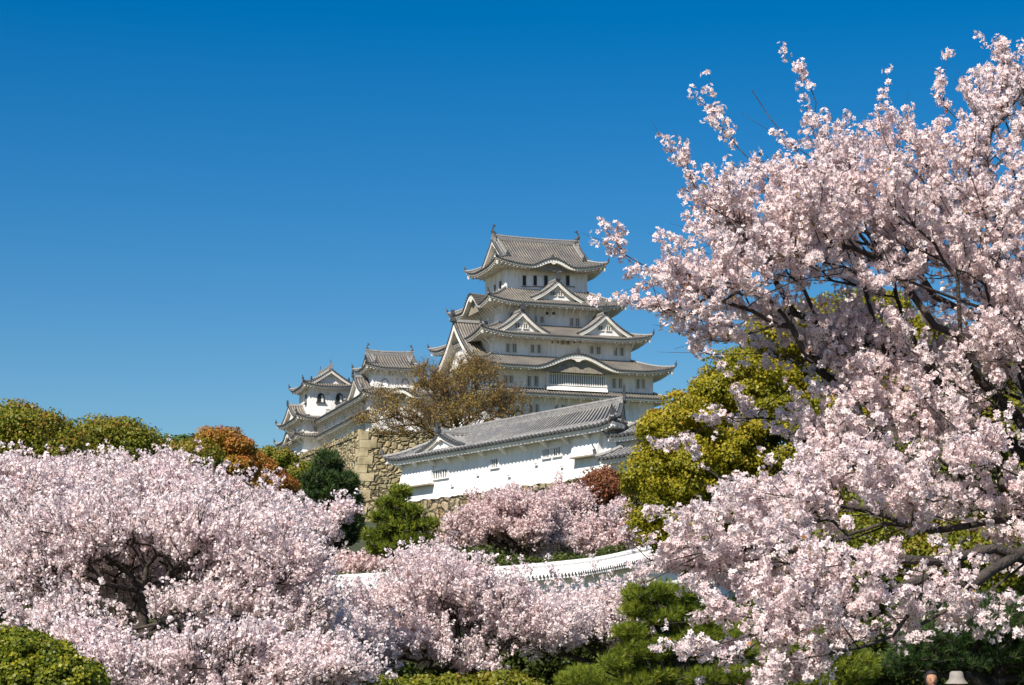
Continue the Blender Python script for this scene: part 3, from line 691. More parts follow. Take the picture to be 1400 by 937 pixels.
# ------------------------------------------------------------------ small towers west of the keep
SA = rad(17); SO = P(510, 505, 312.); SF = Frame(SO, SA)
def sz(px, py, y=None, x=None): return SF.loc(px, py, y, x)[2]

tw = empty('castle_tower', (SO[0], SO[1], 0), SA, 'small white tower with blind arched windows, the one nearer the big keep', 'castle tower', 'small castle towers')
wx = SF.loc(567, 515, 0)[0]; we = sz(530, 502.5, -1.4); wr = sz(530, 487.5, 2.75); wb = sz(530, 531, 0)
wallbox(tw, 0, wx, 0, 5.5, wb-2, we+.1)
irimoya(tw, 0, wx, 0, 5.5, 1.4, we, wr, .34, lift=.6, th=.34, rafter=.5, gf=.8, endr=.1)
for sx in (0, 1): shachi(tw, ((-1.4+.34*4.15-.1) if sx == 0 else (wx+1.4-.34*4.15+.1), 2.75, wr+.3), (1-2*sx, 0, 0), .72)
brackets(tw, 'f', 0, np.linspace(.2, wx-.2, 8), we-.3, .8, .8, .13)
brackets(tw, 'l', 0, np.linspace(.4, 5.2, 5), we-.3, .8, .8, .13)
for px in (526.3, 554):
    x, _, z = SF.loc(px, 529.3, 0); arch_window(tw, (x, 0, z), (1,0,0), (0,-1,0), .85, 1.15, True)
pxwin(SF, tw, 531.5, 537.4, 509.6, 513.7, yplane=0, bars=4, dark='plaster')
# its lower storey and roof
we2 = sz(515, 539, -3.0); wallbox(tw, -.9, wx+1, -1.7, 8, KB-1, we2+.1)
rw = Roof(-2.2, wx+2.2, -3.0, 9.3, dict(f=3.0, b=3.8, l=2.2, r=2.2), wb-we2, we2, .5, 1.2, None, 1.1, {'f': [(3.4, 2.6, 1.1)]})
rw.build(tw, over=1.3, th=.34, rafter=.5, endr=.1)
gz = sz(475, 549, x=-2.0)
gable(tw, (-2.2, 3.4, we2+.55), (-1,0,0), 4.6, sz(487, 515, x=-2.2)-we2-.45, 3.4, board=.45, rec=.6, power=.4, fin=.8)
brackets(tw, 'f', -1.7, np.linspace(-.6, wx+.7, 7), we2-.3, .8, .8, .13)
# far tower (north-west), ridge running away from us, gable to the front
IP = P(423, 552, 343.); ix, iy = (IP[:2]-SO[:2])@SF.u[:2], (IP[:2]-SO[:2])@SF.v[:2]
IF = Frame(IP, SA)
tf = empty('castle_tower', (IP[0], IP[1], 0), SA, 'small white tower with two dark arched windows under a front gable', 'castle tower', 'small castle towers')
fw = IF.loc(480, 540, 0)[0]; fd = 8.5; fe = IF.loc(450, 528, -1.3)[2]; fr_ = IF.loc(449, 505, -.4)[2]; fb = IF.loc(440, 571, 0)[2]
wallbox(tf, 0, fw, 0, fd, fb-2, fe+.1)
# roof built with its ridge along local x, then turned a quarter turn so the gable faces the front
rr_, rro = irimoya(tf, 0, fd, -fw, 0, 1.3, fe, fr_, .24, lift=.6, th=.34, rafter=.5, gf=.8, endr=.1)
rro.rotation_euler = (0, 0, math.pi/2)
shachi(tf, (fw/2, .1, fr_+.3), (0, 1, 0), .62); shachi(tf, (fw/2, fd-.3, fr_+.3), (0, -1, 0), .62)
for px in (438.5, 463.8):
    x, _, z = IF.loc(px, 550.2, 0); arch_window(tf, (x, 0, z), (1,0,0), (0,-1,0), .95, 1.35)
_, y, z = IF.loc(418.5, 551.5, x=0); arch_window(tf, (0, y, z), (0,-1,0), (-1,0,0), .95, 1.35)
pxwin(IF, tf, 443.3, 449.3, 536.5, 540, yplane=0, bars=4, dark='plaster'); pxwin(IF, tf, 445.2, 450.3, 559.6, 563.6, yplane=0, bars=4, dark='plaster')
fe2 = IF.loc(425, 571.5, -3.0)[2]; wallbox(tf, -1.3, fw+1, -1.7, fd+4, fe2-4, fe2+.1)
rf_ = Roof(-2.7, fw+2.4, -3.1, fd+5.4, dict(f=3.1, b=5.4, l=2.7, r=2.4), fb-fe2+.2, fe2, .6, 1.2, None, 1.1)
rf_.build(tf, over=1.4, th=.34, rafter=.5, endr=.1)
gable(tf, (-2.5, 5.2, fe2+.45), (-1,0,0), 5.6, IF.loc(398, 553, x=-2.5)[2]-fe2-.45, 3.0, board=.5, rec=.6, power=.4, fin=.7)
brackets(tf, 'f', -1.7, np.linspace(-1.1, fw, 7), fe2-.3, .8, .8, .13); brackets(tf, 'l', -1.3, np.linspace(-1.4, 11, 11), fe2-.3, .8, .9, .13)
pxwin(IF, tf, 428.5, 434, 583, 591.5, yplane=-1.7, bars=3); pxwin(IF, tf, 408, 411.5, 588, 596, xplane=-1.3, bars=3)
fe1 = IF.loc(428, 596.5, -3.0)[2]; wallbox(tf, -1.35, fw+1.05, -1.75, fd+4.05, 30, fe1+.1)
r1 = Roof(-2.9, fw+2.4, -3.1, fd+5.4, dict(f=1.4, b=1.4, l=1.6, r=1.4), .6, fe1, .35, 1.4, None, 1.1, {'l': [(4.2, 3.6, 1.3)]})
r1.build(tf, over=1.4, th=.3, rafter=.5, endr=.1); brackets(tf, 'f', -1.75, np.linspace(-1.1, fw, 7), fe1-.3, .8, .8, .13); brackets(tf, 'l', -1.35, np.linspace(-1.4, 11, 11), fe1-.3, .8, .9, .13)
# corridor linking the towers
cor = empty('corridor_turret', (SO[0], SO[1], 0), SA, 'long white two-storey corridor receding between the two small towers', 'turret')
cy0, cy1 = 1.0, iy-1.6; cx = -.85
wallbox(cor, cx-.05, 4.5, cy0, cy1, 30, we2+.15)
rc = Roof(cx-1.4, 5.9, cy0-1.3, cy1+1.3, dict(f=1.3, b=1.3, l=3.7, r=3.7), 2.2, we2-.05, .1, .8, dict(f=.35,b=.35,l=1,r=1), 1.15)
rc.build(cor, sides='lr', over=1.35, th=.34, rafter=.5, endr=.1, hips=False)
rg = MB(); rg.tube([(cx-1.4+3.7, cy0, we2+2.3), (cx-1.4+3.7, cy1, we2+2.3)], .3, 8); rg.build('main_ridge', 'ridge_tile', cor)
ce1 = sz(498, 562.5, x=cx-1.4)
rc2 = Roof(cx-1.5, 6, cy0-4, cy1+1.3, dict(f=1.3, b=1.3, l=1.45, r=1.45), .6, ce1, .1, .8, dict(f=.9,b=.9,l=1,r=1), 1.1)
rc2.build(cor, sides='l', over=1.4, th=.3, rafter=.5, endr=.1, hips=False)
brackets(cor, 'l', cx-.05, np.arange(cy0+.5, cy1, 1.15), we2-.35, .85, .9, .13); brackets(cor, 'l', cx-.05, np.arange(cy0+.5, cy1, 1.15), ce1-.3, .85, .9, .13)
for y_ in np.arange(cy0+2, cy1-1, 3.1):
    for k_ in (0, .8): window(cor, (cx-.05, y_+k_, ce1+1.0), (0,-1,0), (-1,0,0), .5, 1.15, 2, barm='plaster')

# lower corridor between the near tower and the keep, mostly behind the brown tree
c2 = empty('corridor_turret', (SO[0], SO[1], 0), SA, 'low white corridor building showing through the brown tree beside the big keep', 'turret')
cz = sz(600, 541, -2.5); cxr = SF.loc(690, 540, -1.2)[0]
wallbox(c2, wx+.5, cxr, -1.2, 4, 30, cz+.1)
Roof(wx-.6, cxr+1, -2.5, 5.3, dict(f=3.9, b=3.9, l=1.2, r=1.2), 2.2, cz, .2, .7, dict(f=1,b=1,l=.2,r=.2), 1.1).build(c2, over=1.3, th=.34, rafter=.5)
brackets(c2, 'f', -1.2, np.arange(wx+1, cxr, 1.6), cz-.3, .8, .8, .13)
for x in np.arange(wx+2, cxr-1, 3.2): window(c2, (x, -1.2, cz-2.6), (1,0,0), (0,-1,0), .7, 1.2, 3)
cz1 = cz-3.6
Roof(wx-.6, cxr+1, -2.6, 5.4, dict(f=1.4, b=1.4, l=1.2, r=1.2), .6, cz1, .2, .7, None, 1.1).build(c2, over=1.3, th=.3, rafter=.5, sides='f', name='lower_roof', hips=False)
# ------------------------------------------------------------------ long white turret in front
TT = dict(tile='grey_tile', low='grey_tile_low', sp=.5, ribr=.13, endr=.14, trim='fresh_plaster')
lt = empty('long_turret', (LB[0], LB[1], 0), rad(-57), 'long low white-walled turret with grey tiled roof and barred windows, on the ochre stone base', 'turret')
le = LF.loc(853, 575.5, y=-1.2)[2]; lr = LF.loc(850, 542, y=2.9)[2]-.55
wallbox(lt, -LLEN, 0, 0, 5.8, LBZ-.15, le+.05, 'fresh_plaster')
Dy = 4.1; tmR = .3
rl = Roof(-LLEN-1.25, 1.25, -1.2, 7.0, dict(f=Dy, b=Dy, l=Dy, r=Dy), lr-le, le, .28, .6, dict(f=1, b=1, l=1, r=tmR), 1.12)
rlo = rl.build(lt, over=1.2, th=.22, rafter=.3, rise=.12, **TT)
xe = 1.25-tmR*Dy; zb_ = rl.z('f', -8, tmR)
gable(rlo, (xe+.5, 2.9, zb_), (1,0,0), Dy*(1-tmR), lr-zb_, .8, board=.28, rec=.6, power=.1, horn=False, name='side_gable', tile='grey_tile', low='grey_tile_low', wall='fresh_plaster', ribr=.09)
rg = MB(); xa, xb = -LLEN-1.25+Dy, xe+.5
rg.bar((xa, 2.9, lr+.12), (xb, 2.9, lr+.12), .34, .42); rg.tube([(xa, 2.9, lr+.38), (xb+.05, 2.9, lr+.38)], .17, 8); rg.build('main_ridge', 'ridge_tile', rlo)
finial(rlo, (xb+.1, 2.9, lr+.1), 1.3, (1,0,0)); finial(rlo, (xb+.05, 2.9, lr+.9), .6, (1,0,0))
for sd_ in 'fb':
    mb = MB(); pts = [Vector(rl.pt(sd_, xe-.1, t, .14)) for t in np.linspace(.3, 1, 7)]; mb.tube(pts, .17, 6); mb.build('descending_ridge', 'ridge_tile', rlo); finial(rlo, pts[0], .5, (0,-1 if sd_ == 'f' else 1,0))
gx, _, ga = LF.loc(600, 588, y=-.55); gb = LF.loc(603, 614.5, y=-.55)[2]
gable(lt, (gx, -.55, gb), (0,-1,0), 3.6, ga-gb-.35, 3.9, board=.2, rec=.3, power=.3, tile='grey_tile', low='grey_tile_low', wall='fresh_plaster', name='front_gable', fin=.7, sp=.4, ribr=.11)
for a_, b_, c_, d_, n in ((588.8,614,643.2,654.6,8),(671.4,683,628.2,639.8,4),(742.3,753.7,614.6,626.4,4),(756.6,769,612.2,623.8,4)):
    pxwin(LF, lt, a_, b_, c_, d_, yplane=0, bars=n, barm='fresh_plaster')
for px, py in ((619,663),(654,648),(697,650),(734,634),(769,637)):
    pxwin(LF, lt, px-1.3, px+1.3, py, py+1.6, yplane=0, bars=0, barm='fresh_plaster')
for px, py in ((553,0),(574,0),(596,0),(616,0),(637,0),(664,0),(693,0),(721,0),(750,0),(779,0),(809,0),(839,0)):
    x = LF.loc(px, 610, y=0)[0]; mb = MB(); mb.bar((x, -.0, le-.78), (x, -.85, le-.22), .2, .22); mb.bar((x, 0, le-.14), (x, -1.0, le-.14), .22, .2); mb.build('bracket', 'fresh_plaster', lt)
def drop(xa, xb, zlow, out=.55, ztop=None):
    mb = MB(); zt = le-.1; vs = []
    for x in (xa, xb): vs += [(x, 0.0, zt), (x, -.06, zt), (x, -out, zlow), (x, 0.0, zlow)]
    mb.add(vs, [(0,1,2,3),(7,6,5,4),(1,5,6,2),(0,4,5,1)]); o = mb.build('stone_drop_box', 'fresh_plaster', lt)
    bt = MB(); bt.box(xa-.02, xb+.02, -out-.04, -.003, zlow-.12, zlow-.003); bt.build('box_sill', 'timber', o)
xa = LF.loc(588, 650, y=-.4)[0]; drop(-LLEN-.01, xa, LF.loc(588, 661, y=-.4)[2])
a_ = LF.loc(781.4, 615, y=-.4)[0]; b_ = LF.loc(817, 615, y=-.4)[0]; drop(a_, b_, LF.loc(800, 623, y=-.4)[2])
# the right end of the turret stands askew to its long front
bpy.context.view_layer.update()
def skew(o):
    if o.type == 'MESH':
        co = np.zeros(len(o.data.vertices)*3, dtype=np.float32); o.data.vertices.foreach_get('co', co); co = co.reshape(-1, 3)
        w = np.clip((co[:, 0]+18)/18, 0, 1.1); co[:, 0] -= w*1.2*np.clip(co[:, 1], 0, None); o.data.vertices.foreach_set('co', co.ravel()); o.data.update()
    for c_ in o.children: skew(c_)
skew(lt)
# low wing right of the turret
wg = empty('gate_wing', (LB[0], LB[1], 0), rad(-57), 'low white gate wall with two small tiled roofs, half hidden by the big yellow-green tree', 'wall')
z1_ = LF.loc(838, 597.5, y=-.5)[2]; z2_ = LF.loc(842, 625, y=-1.3)[2]
wallbox(wg, .05, 12, .5, 3.6, LBZ-.1, z1_+.1, 'fresh_plaster')
Roof(-.45, 13, -.6, 4.7, dict(f=2.65, b=2.65, l=2.65, r=2.65), 1.5, z1_, .15, .7, None, 1.1).build(wg, over=1.1, th=.2, rafter=.3, rise=.1, **TT)
wallbox(wg, .1, 12, -.6, .45, LBZ-.1, z2_+.1, 'fresh_plaster', name='parapet')
Roof(-.4, 13, -1.4, 1.1, dict(f=1.25, b=1.25, l=1.25, r=1.25), .7, z2_, .1, .7, None, 1.1).build(wg, over=.8, th=.2, rafter=.3, rise=.1, name='parapet_roof', **TT)

# ------------------------------------------------------------------ tiled plaster walls lower down
def plaster_wall(name, pts, ztop, hb, label, tile, low, capd=.75, caph=.42, mat='fresh_plaster', ends_mat='grey_tile_low'):
    """pts: plan points; wall follows them, a little two-sided tiled cap on top"""
    pts = [Vector((p[0], p[1])) for p in pts]; dense = []
    for i in range(len(pts)-1):
        p0 = pts[max(i-1,0)]; p1 = pts[i]; p2 = pts[i+1]; p3 = pts[min(i+2,len(pts)-1)]
        n = max(2, int((p2-p1).length/.3))
        for k in range(n):
            t = k/n; dense.append(.5*((2*p1)+(p2-p0)*t+(2*p0-5*p1+4*p2-p3)*t*t+(3*p1-p0-3*p2+p3)*t**3))
    dense.append(pts[-1]); N = len(dense); nr = []
    for i in range(N):
        d = (dense[min(i+1,N-1)]-dense[max(i-1,0)]).normalized(); nr.append(Vector((d.y, -d.x)))
    def L_(off, z): return [Vector((p.x+q.x*off, p.y+q.y*off, z)) for p, q in zip(dense, nr)]
    w = MB(); w.strip(L_(.3, ztop-caph), L_(.42, hb)); w.strip(L_(-.3, ztop-caph), L_(-.42, hb))
    w.add([L_(.3,ztop-caph)[0], L_(.42,hb)[0], L_(-.42,hb)[0], L_(-.3,ztop-caph)[0]], [(0,1,2,3)])
    w.add([L_(.3,ztop-caph)[-1], L_(.42,hb)[-1], L_(-.42,hb)[-1], L_(-.3,ztop-caph)[-1]], [(0,1,2,3)])
    root = w.build(name, mat); root['label'] = label; root['category'] = 'wall'
    c = MB(); r = MB(); e = MB()
    for sg in (1, -1):
        c.strip(L_(0, ztop), L_(sg*capd, ztop-caph)); c.strip(L_(sg*capd, ztop-caph), L_(sg*capd, ztop-caph-.1)); c.strip(L_(sg*capd, ztop-caph-.1), L_(sg*.28, ztop-caph-.02))
        for i in range(0, N-1):
            p = dense[i]; q = nr[i]; d = Vector((-q.y, q.x, 0)); Q = Vector((q.x, q.y, 0))*sg
            a = Vector((p.x, p.y, ztop)); b = a+Q*(capd+.03)-Vector((0,0,caph)); vs = []
            for g in (a, b):
                for o_, h in ((-.085,0),(-.05,.1),(.05,.1),(.085,0)): vs.append(g+d*o_+Vector((0,0,h)))
            r.add(vs, [(0,1,5,4),(1,2,6,5),(2,3,7,6),(4,5,6,7)])
            e.add([b+Q*.01+d*math.cos(math.pi*k/3)*.085+Vector((0,0,.02+math.sin(math.pi*k/3)*.085)) for k in range(6)], [(0,1,2,3,4,5)])
    c.build('cap', low, root); r.build('tile_ribs', tile, root); e.build('tile_ends', ends_mat, root)
    g = MB(); g.tube([v+Vector((0,0,.1)) for v in L_(0, ztop)[::3]]+[L_(0, ztop+.1)[-1]], .15, 6); g.build('ridge', tile, root)
    return root
wp = [(330,801,103),(400,797.5,98),(517,791,93.3),(600,787,91),(640,784.6,89.3),(688,782,87.8),(752,777,84.8),(818,769.7,81),(876,757,75.5),(930,742,70.5),(1010,715,64)]
ztop_ = float(np.mean([P(*w)[2] for w in wp[1:9]]))
plaster_wall('castle_wall', [P(*w)[:2] for w in wp], ztop_, 2.0, 'low curving white wall with whitened tile cap behind the front cherry trees', 'white_tile', 'white_tile')
plaster_wall('castle_wall', [P(440,766,133)[:2], P(480,766,131)[:2], P(545,766,129)[:2]], float(P(490,765,131)[2]), 7.5, 'short wall piece with dark grey cap at the foot of the stone rampart', 'grey_tile', 'grey_tile_low')
# ------------------------------------------------------------------ vegetation
def unit(a): return a/np.maximum(np.linalg.norm(a, axis=-1, keepdims=True), 1e-9)
def rdir(n, r=R): return unit(r.normal(size=(n, 3)))
class Skel:
    """branching skeleton: every new point joins the node that keeps both the twig and the way back to the trunk short"""
    def __init__(s, nmax=9000):
        s.p = np.zeros((nmax, 3)); s.par = np.full(nmax, -1); s.path = np.zeros(nmax); s.n = 0; s.cap = None
    def node(s, p, par):
        i = s.n; s.p[i] = p; s.par[i] = par; s.path[i] = 0 if par < 0 else s.path[par]+np.linalg.norm(p-s.p[par]); s.n += 1; return i
    def line(s, pts, attach=True, step=.4, jit=0.):
        pts = [np.array(q, float) for q in pts]
        if s.n and attach: j = int(np.argmin(((s.p[:s.n]-pts[0])**2).sum(1)))
        elif s.n: j = 0
        else: j = -1
        j = s.node(pts[0], j)
        for a, b in zip(pts[:-1], pts[1:]):
            m = max(1, int(np.linalg.norm(b-a)/step))
            for k in range(1, m+1): j = s.node(a+(b-a)*k/m+R.normal(size=3)*jit, j)
        return j
    def grow(s, A, bf=.3, maxseg=.9, jit=.06):
        top = s.p[:s.n].mean(0); A = A[np.argsort(np.linalg.norm(A-s.p[0], axis=1))]
        for q in A:
            d = np.linalg.norm(s.p[:s.n]-q, axis=1); j = int(np.argmin(d+bf*s.path[:s.n])); L = d[j]
            m = max(1, int(L/maxseg)); a = s.p[j].copy()
            sag = R.normal(size=3)*L*jit
            for k in range(1, m+1):
                t = k/m
                if s.n >= len(s.p)-1: return
                j = s.node(a+(q-a)*t+sag*4*t*(1-t), j)
    def radii(s, rtip, rbase):
        if s.cap is not None and hasattr(s, 'r_'): return s.r_
        n = s.n; cnt = np.zeros(n); has = np.zeros(n, bool); par = s.par[:n]; has[par[par >= 0]] = True; cnt[~has] = 1
        for i in range(n-1, 0, -1): cnt[par[i]] += cnt[i]
        k = math.log(rbase/rtip)/math.log(max(cnt[0], 2)); s.cnt = cnt; s.tip = ~has
        s.r_ = rtip*np.maximum(cnt, 1)**k
        if s.cap is not None: s.r_ = np.minimum(s.r_, s.cap(s.p[:n]))
        return s.r_
    def mesh(s, r, n=5):
        i = np.arange(1, s.n); i = i[s.par[i] >= 0]; a = s.p[s.par[i]]; b = s.p[i]; ra = np.minimum(r[s.par[i]], r[i]*1.25); rb = r[i]
        return prisms(a, b, ra, rb, n)
def prisms(a, b, ra, rb, n=5):
    d = unit(b-a); ref = np.where(np.abs(d[:, 2:]) > .9, np.array([[1., 0, 0]]), np.array([[0, 0, 1.]])); x = unit(np.cross(d, ref)); y = np.cross(d, x)
    b = b+d*rb[:, None]*.3; an = np.arange(n)*2*math.pi/n; c, t = np.cos(an), np.sin(an)
    off = x[:, None]*c[None, :, None]+y[:, None]*t[None, :, None]
    V = np.concatenate([a[:, None]+off*ra[:, None, None], b[:, None]+off*rb[:, None, None]], 1)
    k = np.arange(n); f = np.stack([k, (k+1) % n, n+(k+1) % n, n+k], 1)
    Fq = (np.arange(len(a))*2*n)[:, None, None]+f[None]
    return V.reshape(-1, 3), Fq.reshape(-1, 4)
def scatter(T, TF, C_, Nn, S, spin=None, up=None):
    """copies of a small template T (z up) at centres C_, z turned to Nn, scaled S"""
    m = len(C_); z = unit(Nn); ref = rdir(m) if up is None else np.repeat(np.array([up], float), m, 0)+rdir(m)*.05
    x = unit(np.cross(ref, z)); y = np.cross(z, x)
    V = C_[:, None]+(T[None, :, 0, None]*x[:, None]+T[None, :, 1, None]*y[:, None]+T[None, :, 2, None]*z[:, None])*S[:, None, None]
    Fq = (np.arange(m)*len(T))[:, None, None]+TF[None]
    return V.reshape(-1, 3), Fq.reshape(-1, TF.shape[1])
QUAD = (np.array([[-.5, -.35, 0], [.3, -.5, .12], [.5, .4, 0], [-.35, .5, .12]]), np.array([[0, 1, 2, 3]]))
LEAF = (np.array([[0, 0, 0], [.5, -.27, .1], [1, 0, -.05], [.5, .27, .1]]), np.array([[0, 1, 2, 3]]))
def petals():
    V = [[0, 0, 0]]; Fq = []
    for i in range(5):
        a = 2*math.pi*i/5
        for da, r, z in ((-.5, .36, .12), (-.24, .52, .2), (.24, .52, .2), (.5, .36, .12)):
            V.append([math.cos(a+da)*r, math.sin(a+da)*r, z])
        k = 1+i*4; Fq.append([0, k, k+1, k+2]); Fq.append([0, k+2, k+3, 0])
    # two quads a petal would need a triangle: keep one quad plus notch instead
    V = [[0, 0, 0]]; Fq = []
    for i in range(5):
        a = 2*math.pi*i/5
        V += [[math.cos(a-.52)*.38, math.sin(a-.52)*.38, .16], [math.cos(a)*.56, math.sin(a)*.56, .2], [math.cos(a+.52)*.38, math.sin(a+.52)*.38, .16]]
        k = 1+i*3; Fq.append([0, k, k+1, k+2])
    return np.array(V), np.array(Fq)
PETAL = petals()
def needles(k, w, spread=.9, seed=2):
    r = np.random.default_rng(seed); V = []; Fq = []
    for i in range(k):
        a = r.uniform(0, 2*math.pi); t = r.uniform(.1, spread)*math.pi/2; d = np.array([math.sin(t)*math.cos(a), math.sin(t)*math.sin(a), math.cos(t)])
        s = unit(np.cross(d, r.normal(size=3)))*w; b = len(V); V += [list(-s*.5), list(s*.5), list(d*r.uniform(.8, 1.1)+s*.1), list(d*.6-s*.6)]; Fq.append([b, b+1, b+2, b+3])
    return np.array(V), np.array(Fq)
wexp = [.72]
def blobpts(blobs, N, pw=.45, rng=None):
    """blobs: px,py,D,rx,ry,rd (radii in photo pixels, depth radius in metres)"""
    cs = []; rs = []
    for (px, py, D, rx, ry, rdm) in blobs: cs.append(P(px, py, D)); rs.append((rx*D/F, rdm, ry*D/F))
    cs = np.array(cs); rs = np.array(rs); w = rs.prod(1)**wexp[0]; w /= w.sum()
    k = R.choice(len(cs), N, p=w); d = rdir(N)*(R.random((N, 1))**pw)
    return cs[k]+d*rs[k], cs[k], rs[k]
def ground_at(x, y): return float(terrain(np.array([x]), np.array([y]))[0])
def make_tree(name, label, cat, group, base, trunk, skel, rt, rb, bark, extra=None, nseg=5):
    root = empty(name, base, 0, label, cat, group); r = skel.radii(rt, rb)
    V, Fq = skel.mesh(r, nseg); parts = [(V, Fq)]
    if extra is not None: parts.append(extra)
    V, Fq = join(parts); o = npmesh('trunk', V-np.array(base), Fq, bark, root, smooth=True)
    return root
def shoots(skel, n, cen, L, rad_, up=.5, outw=.6, rnd=.5, seg=4, maxc=6, grav=0., src=None, bend=.15, tanw=0.):
    idx = np.where(skel.cnt <= maxc)[0]; k = R.choice(idx, n); a = skel.p[k] if src is None else src
    tn = unit(skel.p[k]-skel.p[np.maximum(skel.par[k], 0)]+1e-6); d = unit(tn*tanw+unit(a-cen)*outw+np.array([0, 0, up])+rdir(len(a))*rnd); Ls = L[0]+(L[1]-L[0])*R.random(len(a))
    pts = [a]; rr = [np.full(len(a), rad_)]
    for j in range(seg):
        d = unit(d+rdir(len(a))*bend+np.array([0, 0, -grav])); pts.append(pts[-1]+d*(Ls/seg)[:, None])
    pts = np.stack(pts, 1); A = pts[:, :-1].reshape(-1, 3); B = pts[:, 1:].reshape(-1, 3)
    r = np.tile(np.linspace(1, .4, seg)*rad_, len(a)); mesh = prisms(A, B, r, r*.85, 3)
    return pts, mesh
def along(pts, per):
    n, s, _ = pts.shape; k = np.repeat(np.arange(n), per); t = R.random(len(k))*(s-1)*.999; j = t.astype(int); f = (t-j)[:, None]
    return pts[k, j]*(1-f)+pts[k, j+1]*f
def cherry(label, base, trunk, blobs, N, nsh, per, ncl, fs, cr, L=(.5, 1.1), mat='blossom', bf=.35, rb=.12, rt=.008, up=.5, outw=.6, group='cherry trees in blossom', bark='bark', pw=.45, keepout=None, shr=.006, cat='cherry tree', name='cherry_tree', grav=0., tmpl=QUAD, centre=False, spread=.55, leaves=0, tone=0., gap=(3.0, -1.15)):
    base = np.array(base, float); A, _, _ = blobpts(blobs, N, pw); cen = A.mean(0); cen[2] -= .3*(A[:, 2].max()-A[:, 2].min())
    s = Skel(20000)
    if centre: s.cap = lambda p: .012+.022*np.maximum(0, p[:, 0]-1.3)+.2*np.maximum(0, p[:, 0]-3.6)
    for i, ln in enumerate(trunk): s.line(ln, attach=i > 0, step=.35 if not centre else .22, jit=.02 if i else 0)
    s.grow(A, bf, .6 if not centre else .3, .07); r = s.radii(rt, rb)
    pts, tw = shoots(s, nsh, cen, L, shr, up, outw, .5, grav=grav, maxc=16 if centre else 6, tanw=1.0 if centre else .5)
    cl = along(pts, per)+R.normal(size=(nsh*per, 3))*cr*spread
    fq = gap[0]; mk = np.zeros(len(cl)); g2 = np.random.default_rng(len(label))
    for o_ in range(7): mk += np.sin((cl@g2.normal(size=3))*fq*(1+.25*o_)+g2.uniform(0, 6.28))
    cl = cl[(mk > gap[1]) | (R.random(len(cl)) < .12)]
    if keepout: 
        for (px, py, D, rx, ry) in keepout:
            w = (cl[:, 1]*CT+(cl[:, 2]-1.6)*ST); X = 700+F*cl[:, 0]/w; Y = 468.5-F*((cl[:, 2]-1.6)*CT-cl[:, 1]*ST)/w
            k = (((X-px)/rx)**2+((Y-py)/ry)**2 > 1)|(cl[:, 1] > D); k |= R.random(len(k)) < .12; cl = cl[k]
    root = make_tree(name, label, cat, group, base, None, s, rt, rb, bark, tw)
    K = np.repeat(np.arange(len(cl)), ncl); d = rdir(len(K)); d[:, 2] = d[:, 2]*.9+.1; d = unit(d)
    Cc = cl[K]+d*cr*(.55+.6*R.random((len(K), 1))); nrm = unit(d+rdir(len(K))*.55); S = fs*(.75+.5*R.random(len(K)))
    V, Fq = scatter(*tmpl, Cc, nrm, S)
    cr_ = R.random(len(cl)); rv = np.clip(.32+tone+.35*cr_[K]+.45*(R.random(len(K))-.35), 0, 1)
    rv = np.repeat(rv, len(tmpl[0]))
    if not centre:
        npmesh('crown', V-base, Fq, mat, root, rv)
    else:
        V2, F2 = scatter(np.array([[-.11,-.11,.05],[.11,-.09,.05],[.1,.11,.05],[-.1,.1,.05]]), QUAD[1], Cc, nrm, S)
        kk = R.choice(len(cl), leaves); V3, F3 = scatter(*LEAF, cl[kk]+rdir(leaves)*cr*.8, rdir(leaves)+np.array([0,0,.6]), .018+.02*R.random(leaves))
        n1 = len(Fq); o = npmesh('crown', np.concatenate([V, V2])-base, np.concatenate([Fq, F2+len(V)]), mat, root, np.concatenate([rv, R.random(len(V2))*.5]), mats=[mat, 'calyx'], midx=np.concatenate([np.zeros(n1), np.ones(len(F2))]))
        npmesh('young_leaves', V3-base, F3, 'rusty_leaf', root, np.repeat(R.random(leaves), 4))
    return root
def leafy(name, label, group, base, trunk, blobs, N, nl, ls, cr, mat, bf=.3, rb=.25, pw=.25, bark='bark', hue=None, up=.35, cat='tree', inner=.12, tone=0., clump=(.6, 1.), blobhue=.0):
    base = np.array(base, float); A, cc, _ = blobpts(blobs, N, pw); s = Skel(16000)
    for i, ln in enumerate(trunk): s.line(ln, attach=i > 0, step=.6, jit=.03 if i else 0)
    s.grow(A[R.random(len(A)) < .8], bf, 1.2, .06); root = make_tree(name, label, cat, group, base, None, s, .015, rb, bark)
    n = len(A); K = np.repeat(np.arange(n), nl); o = unit(A-cc)
    d = unit(rdir(len(K))+o[K]*.45+np.array([0, 0, up])); sc = cr*(.6+.7*R.random(n))[K]
    q = R.random(len(K)) < inner
    rr_ = np.where(q, R.random(len(K)), clump[0]+(clump[1]-clump[0])*R.random(len(K)))
    Cc = A[K]+d*np.array([1, 1, .75])*(sc*rr_)[:, None]
    nrm = unit(d*.9+rdir(len(K))*.65); V, Fq = scatter(*QUAD if ls < .25 else LEAF, Cc, nrm, ls*(.7+.6*R.random(len(K))))
    tone_c = R.random(n)*.28+blobhue*np.sin(A[:, 0]*.9+A[:, 2]*1.1)*.2
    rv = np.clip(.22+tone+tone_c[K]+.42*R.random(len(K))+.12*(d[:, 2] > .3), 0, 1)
    npmesh('crown', V-base, Fq, mat, root, np.repeat(rv, 4)); return root
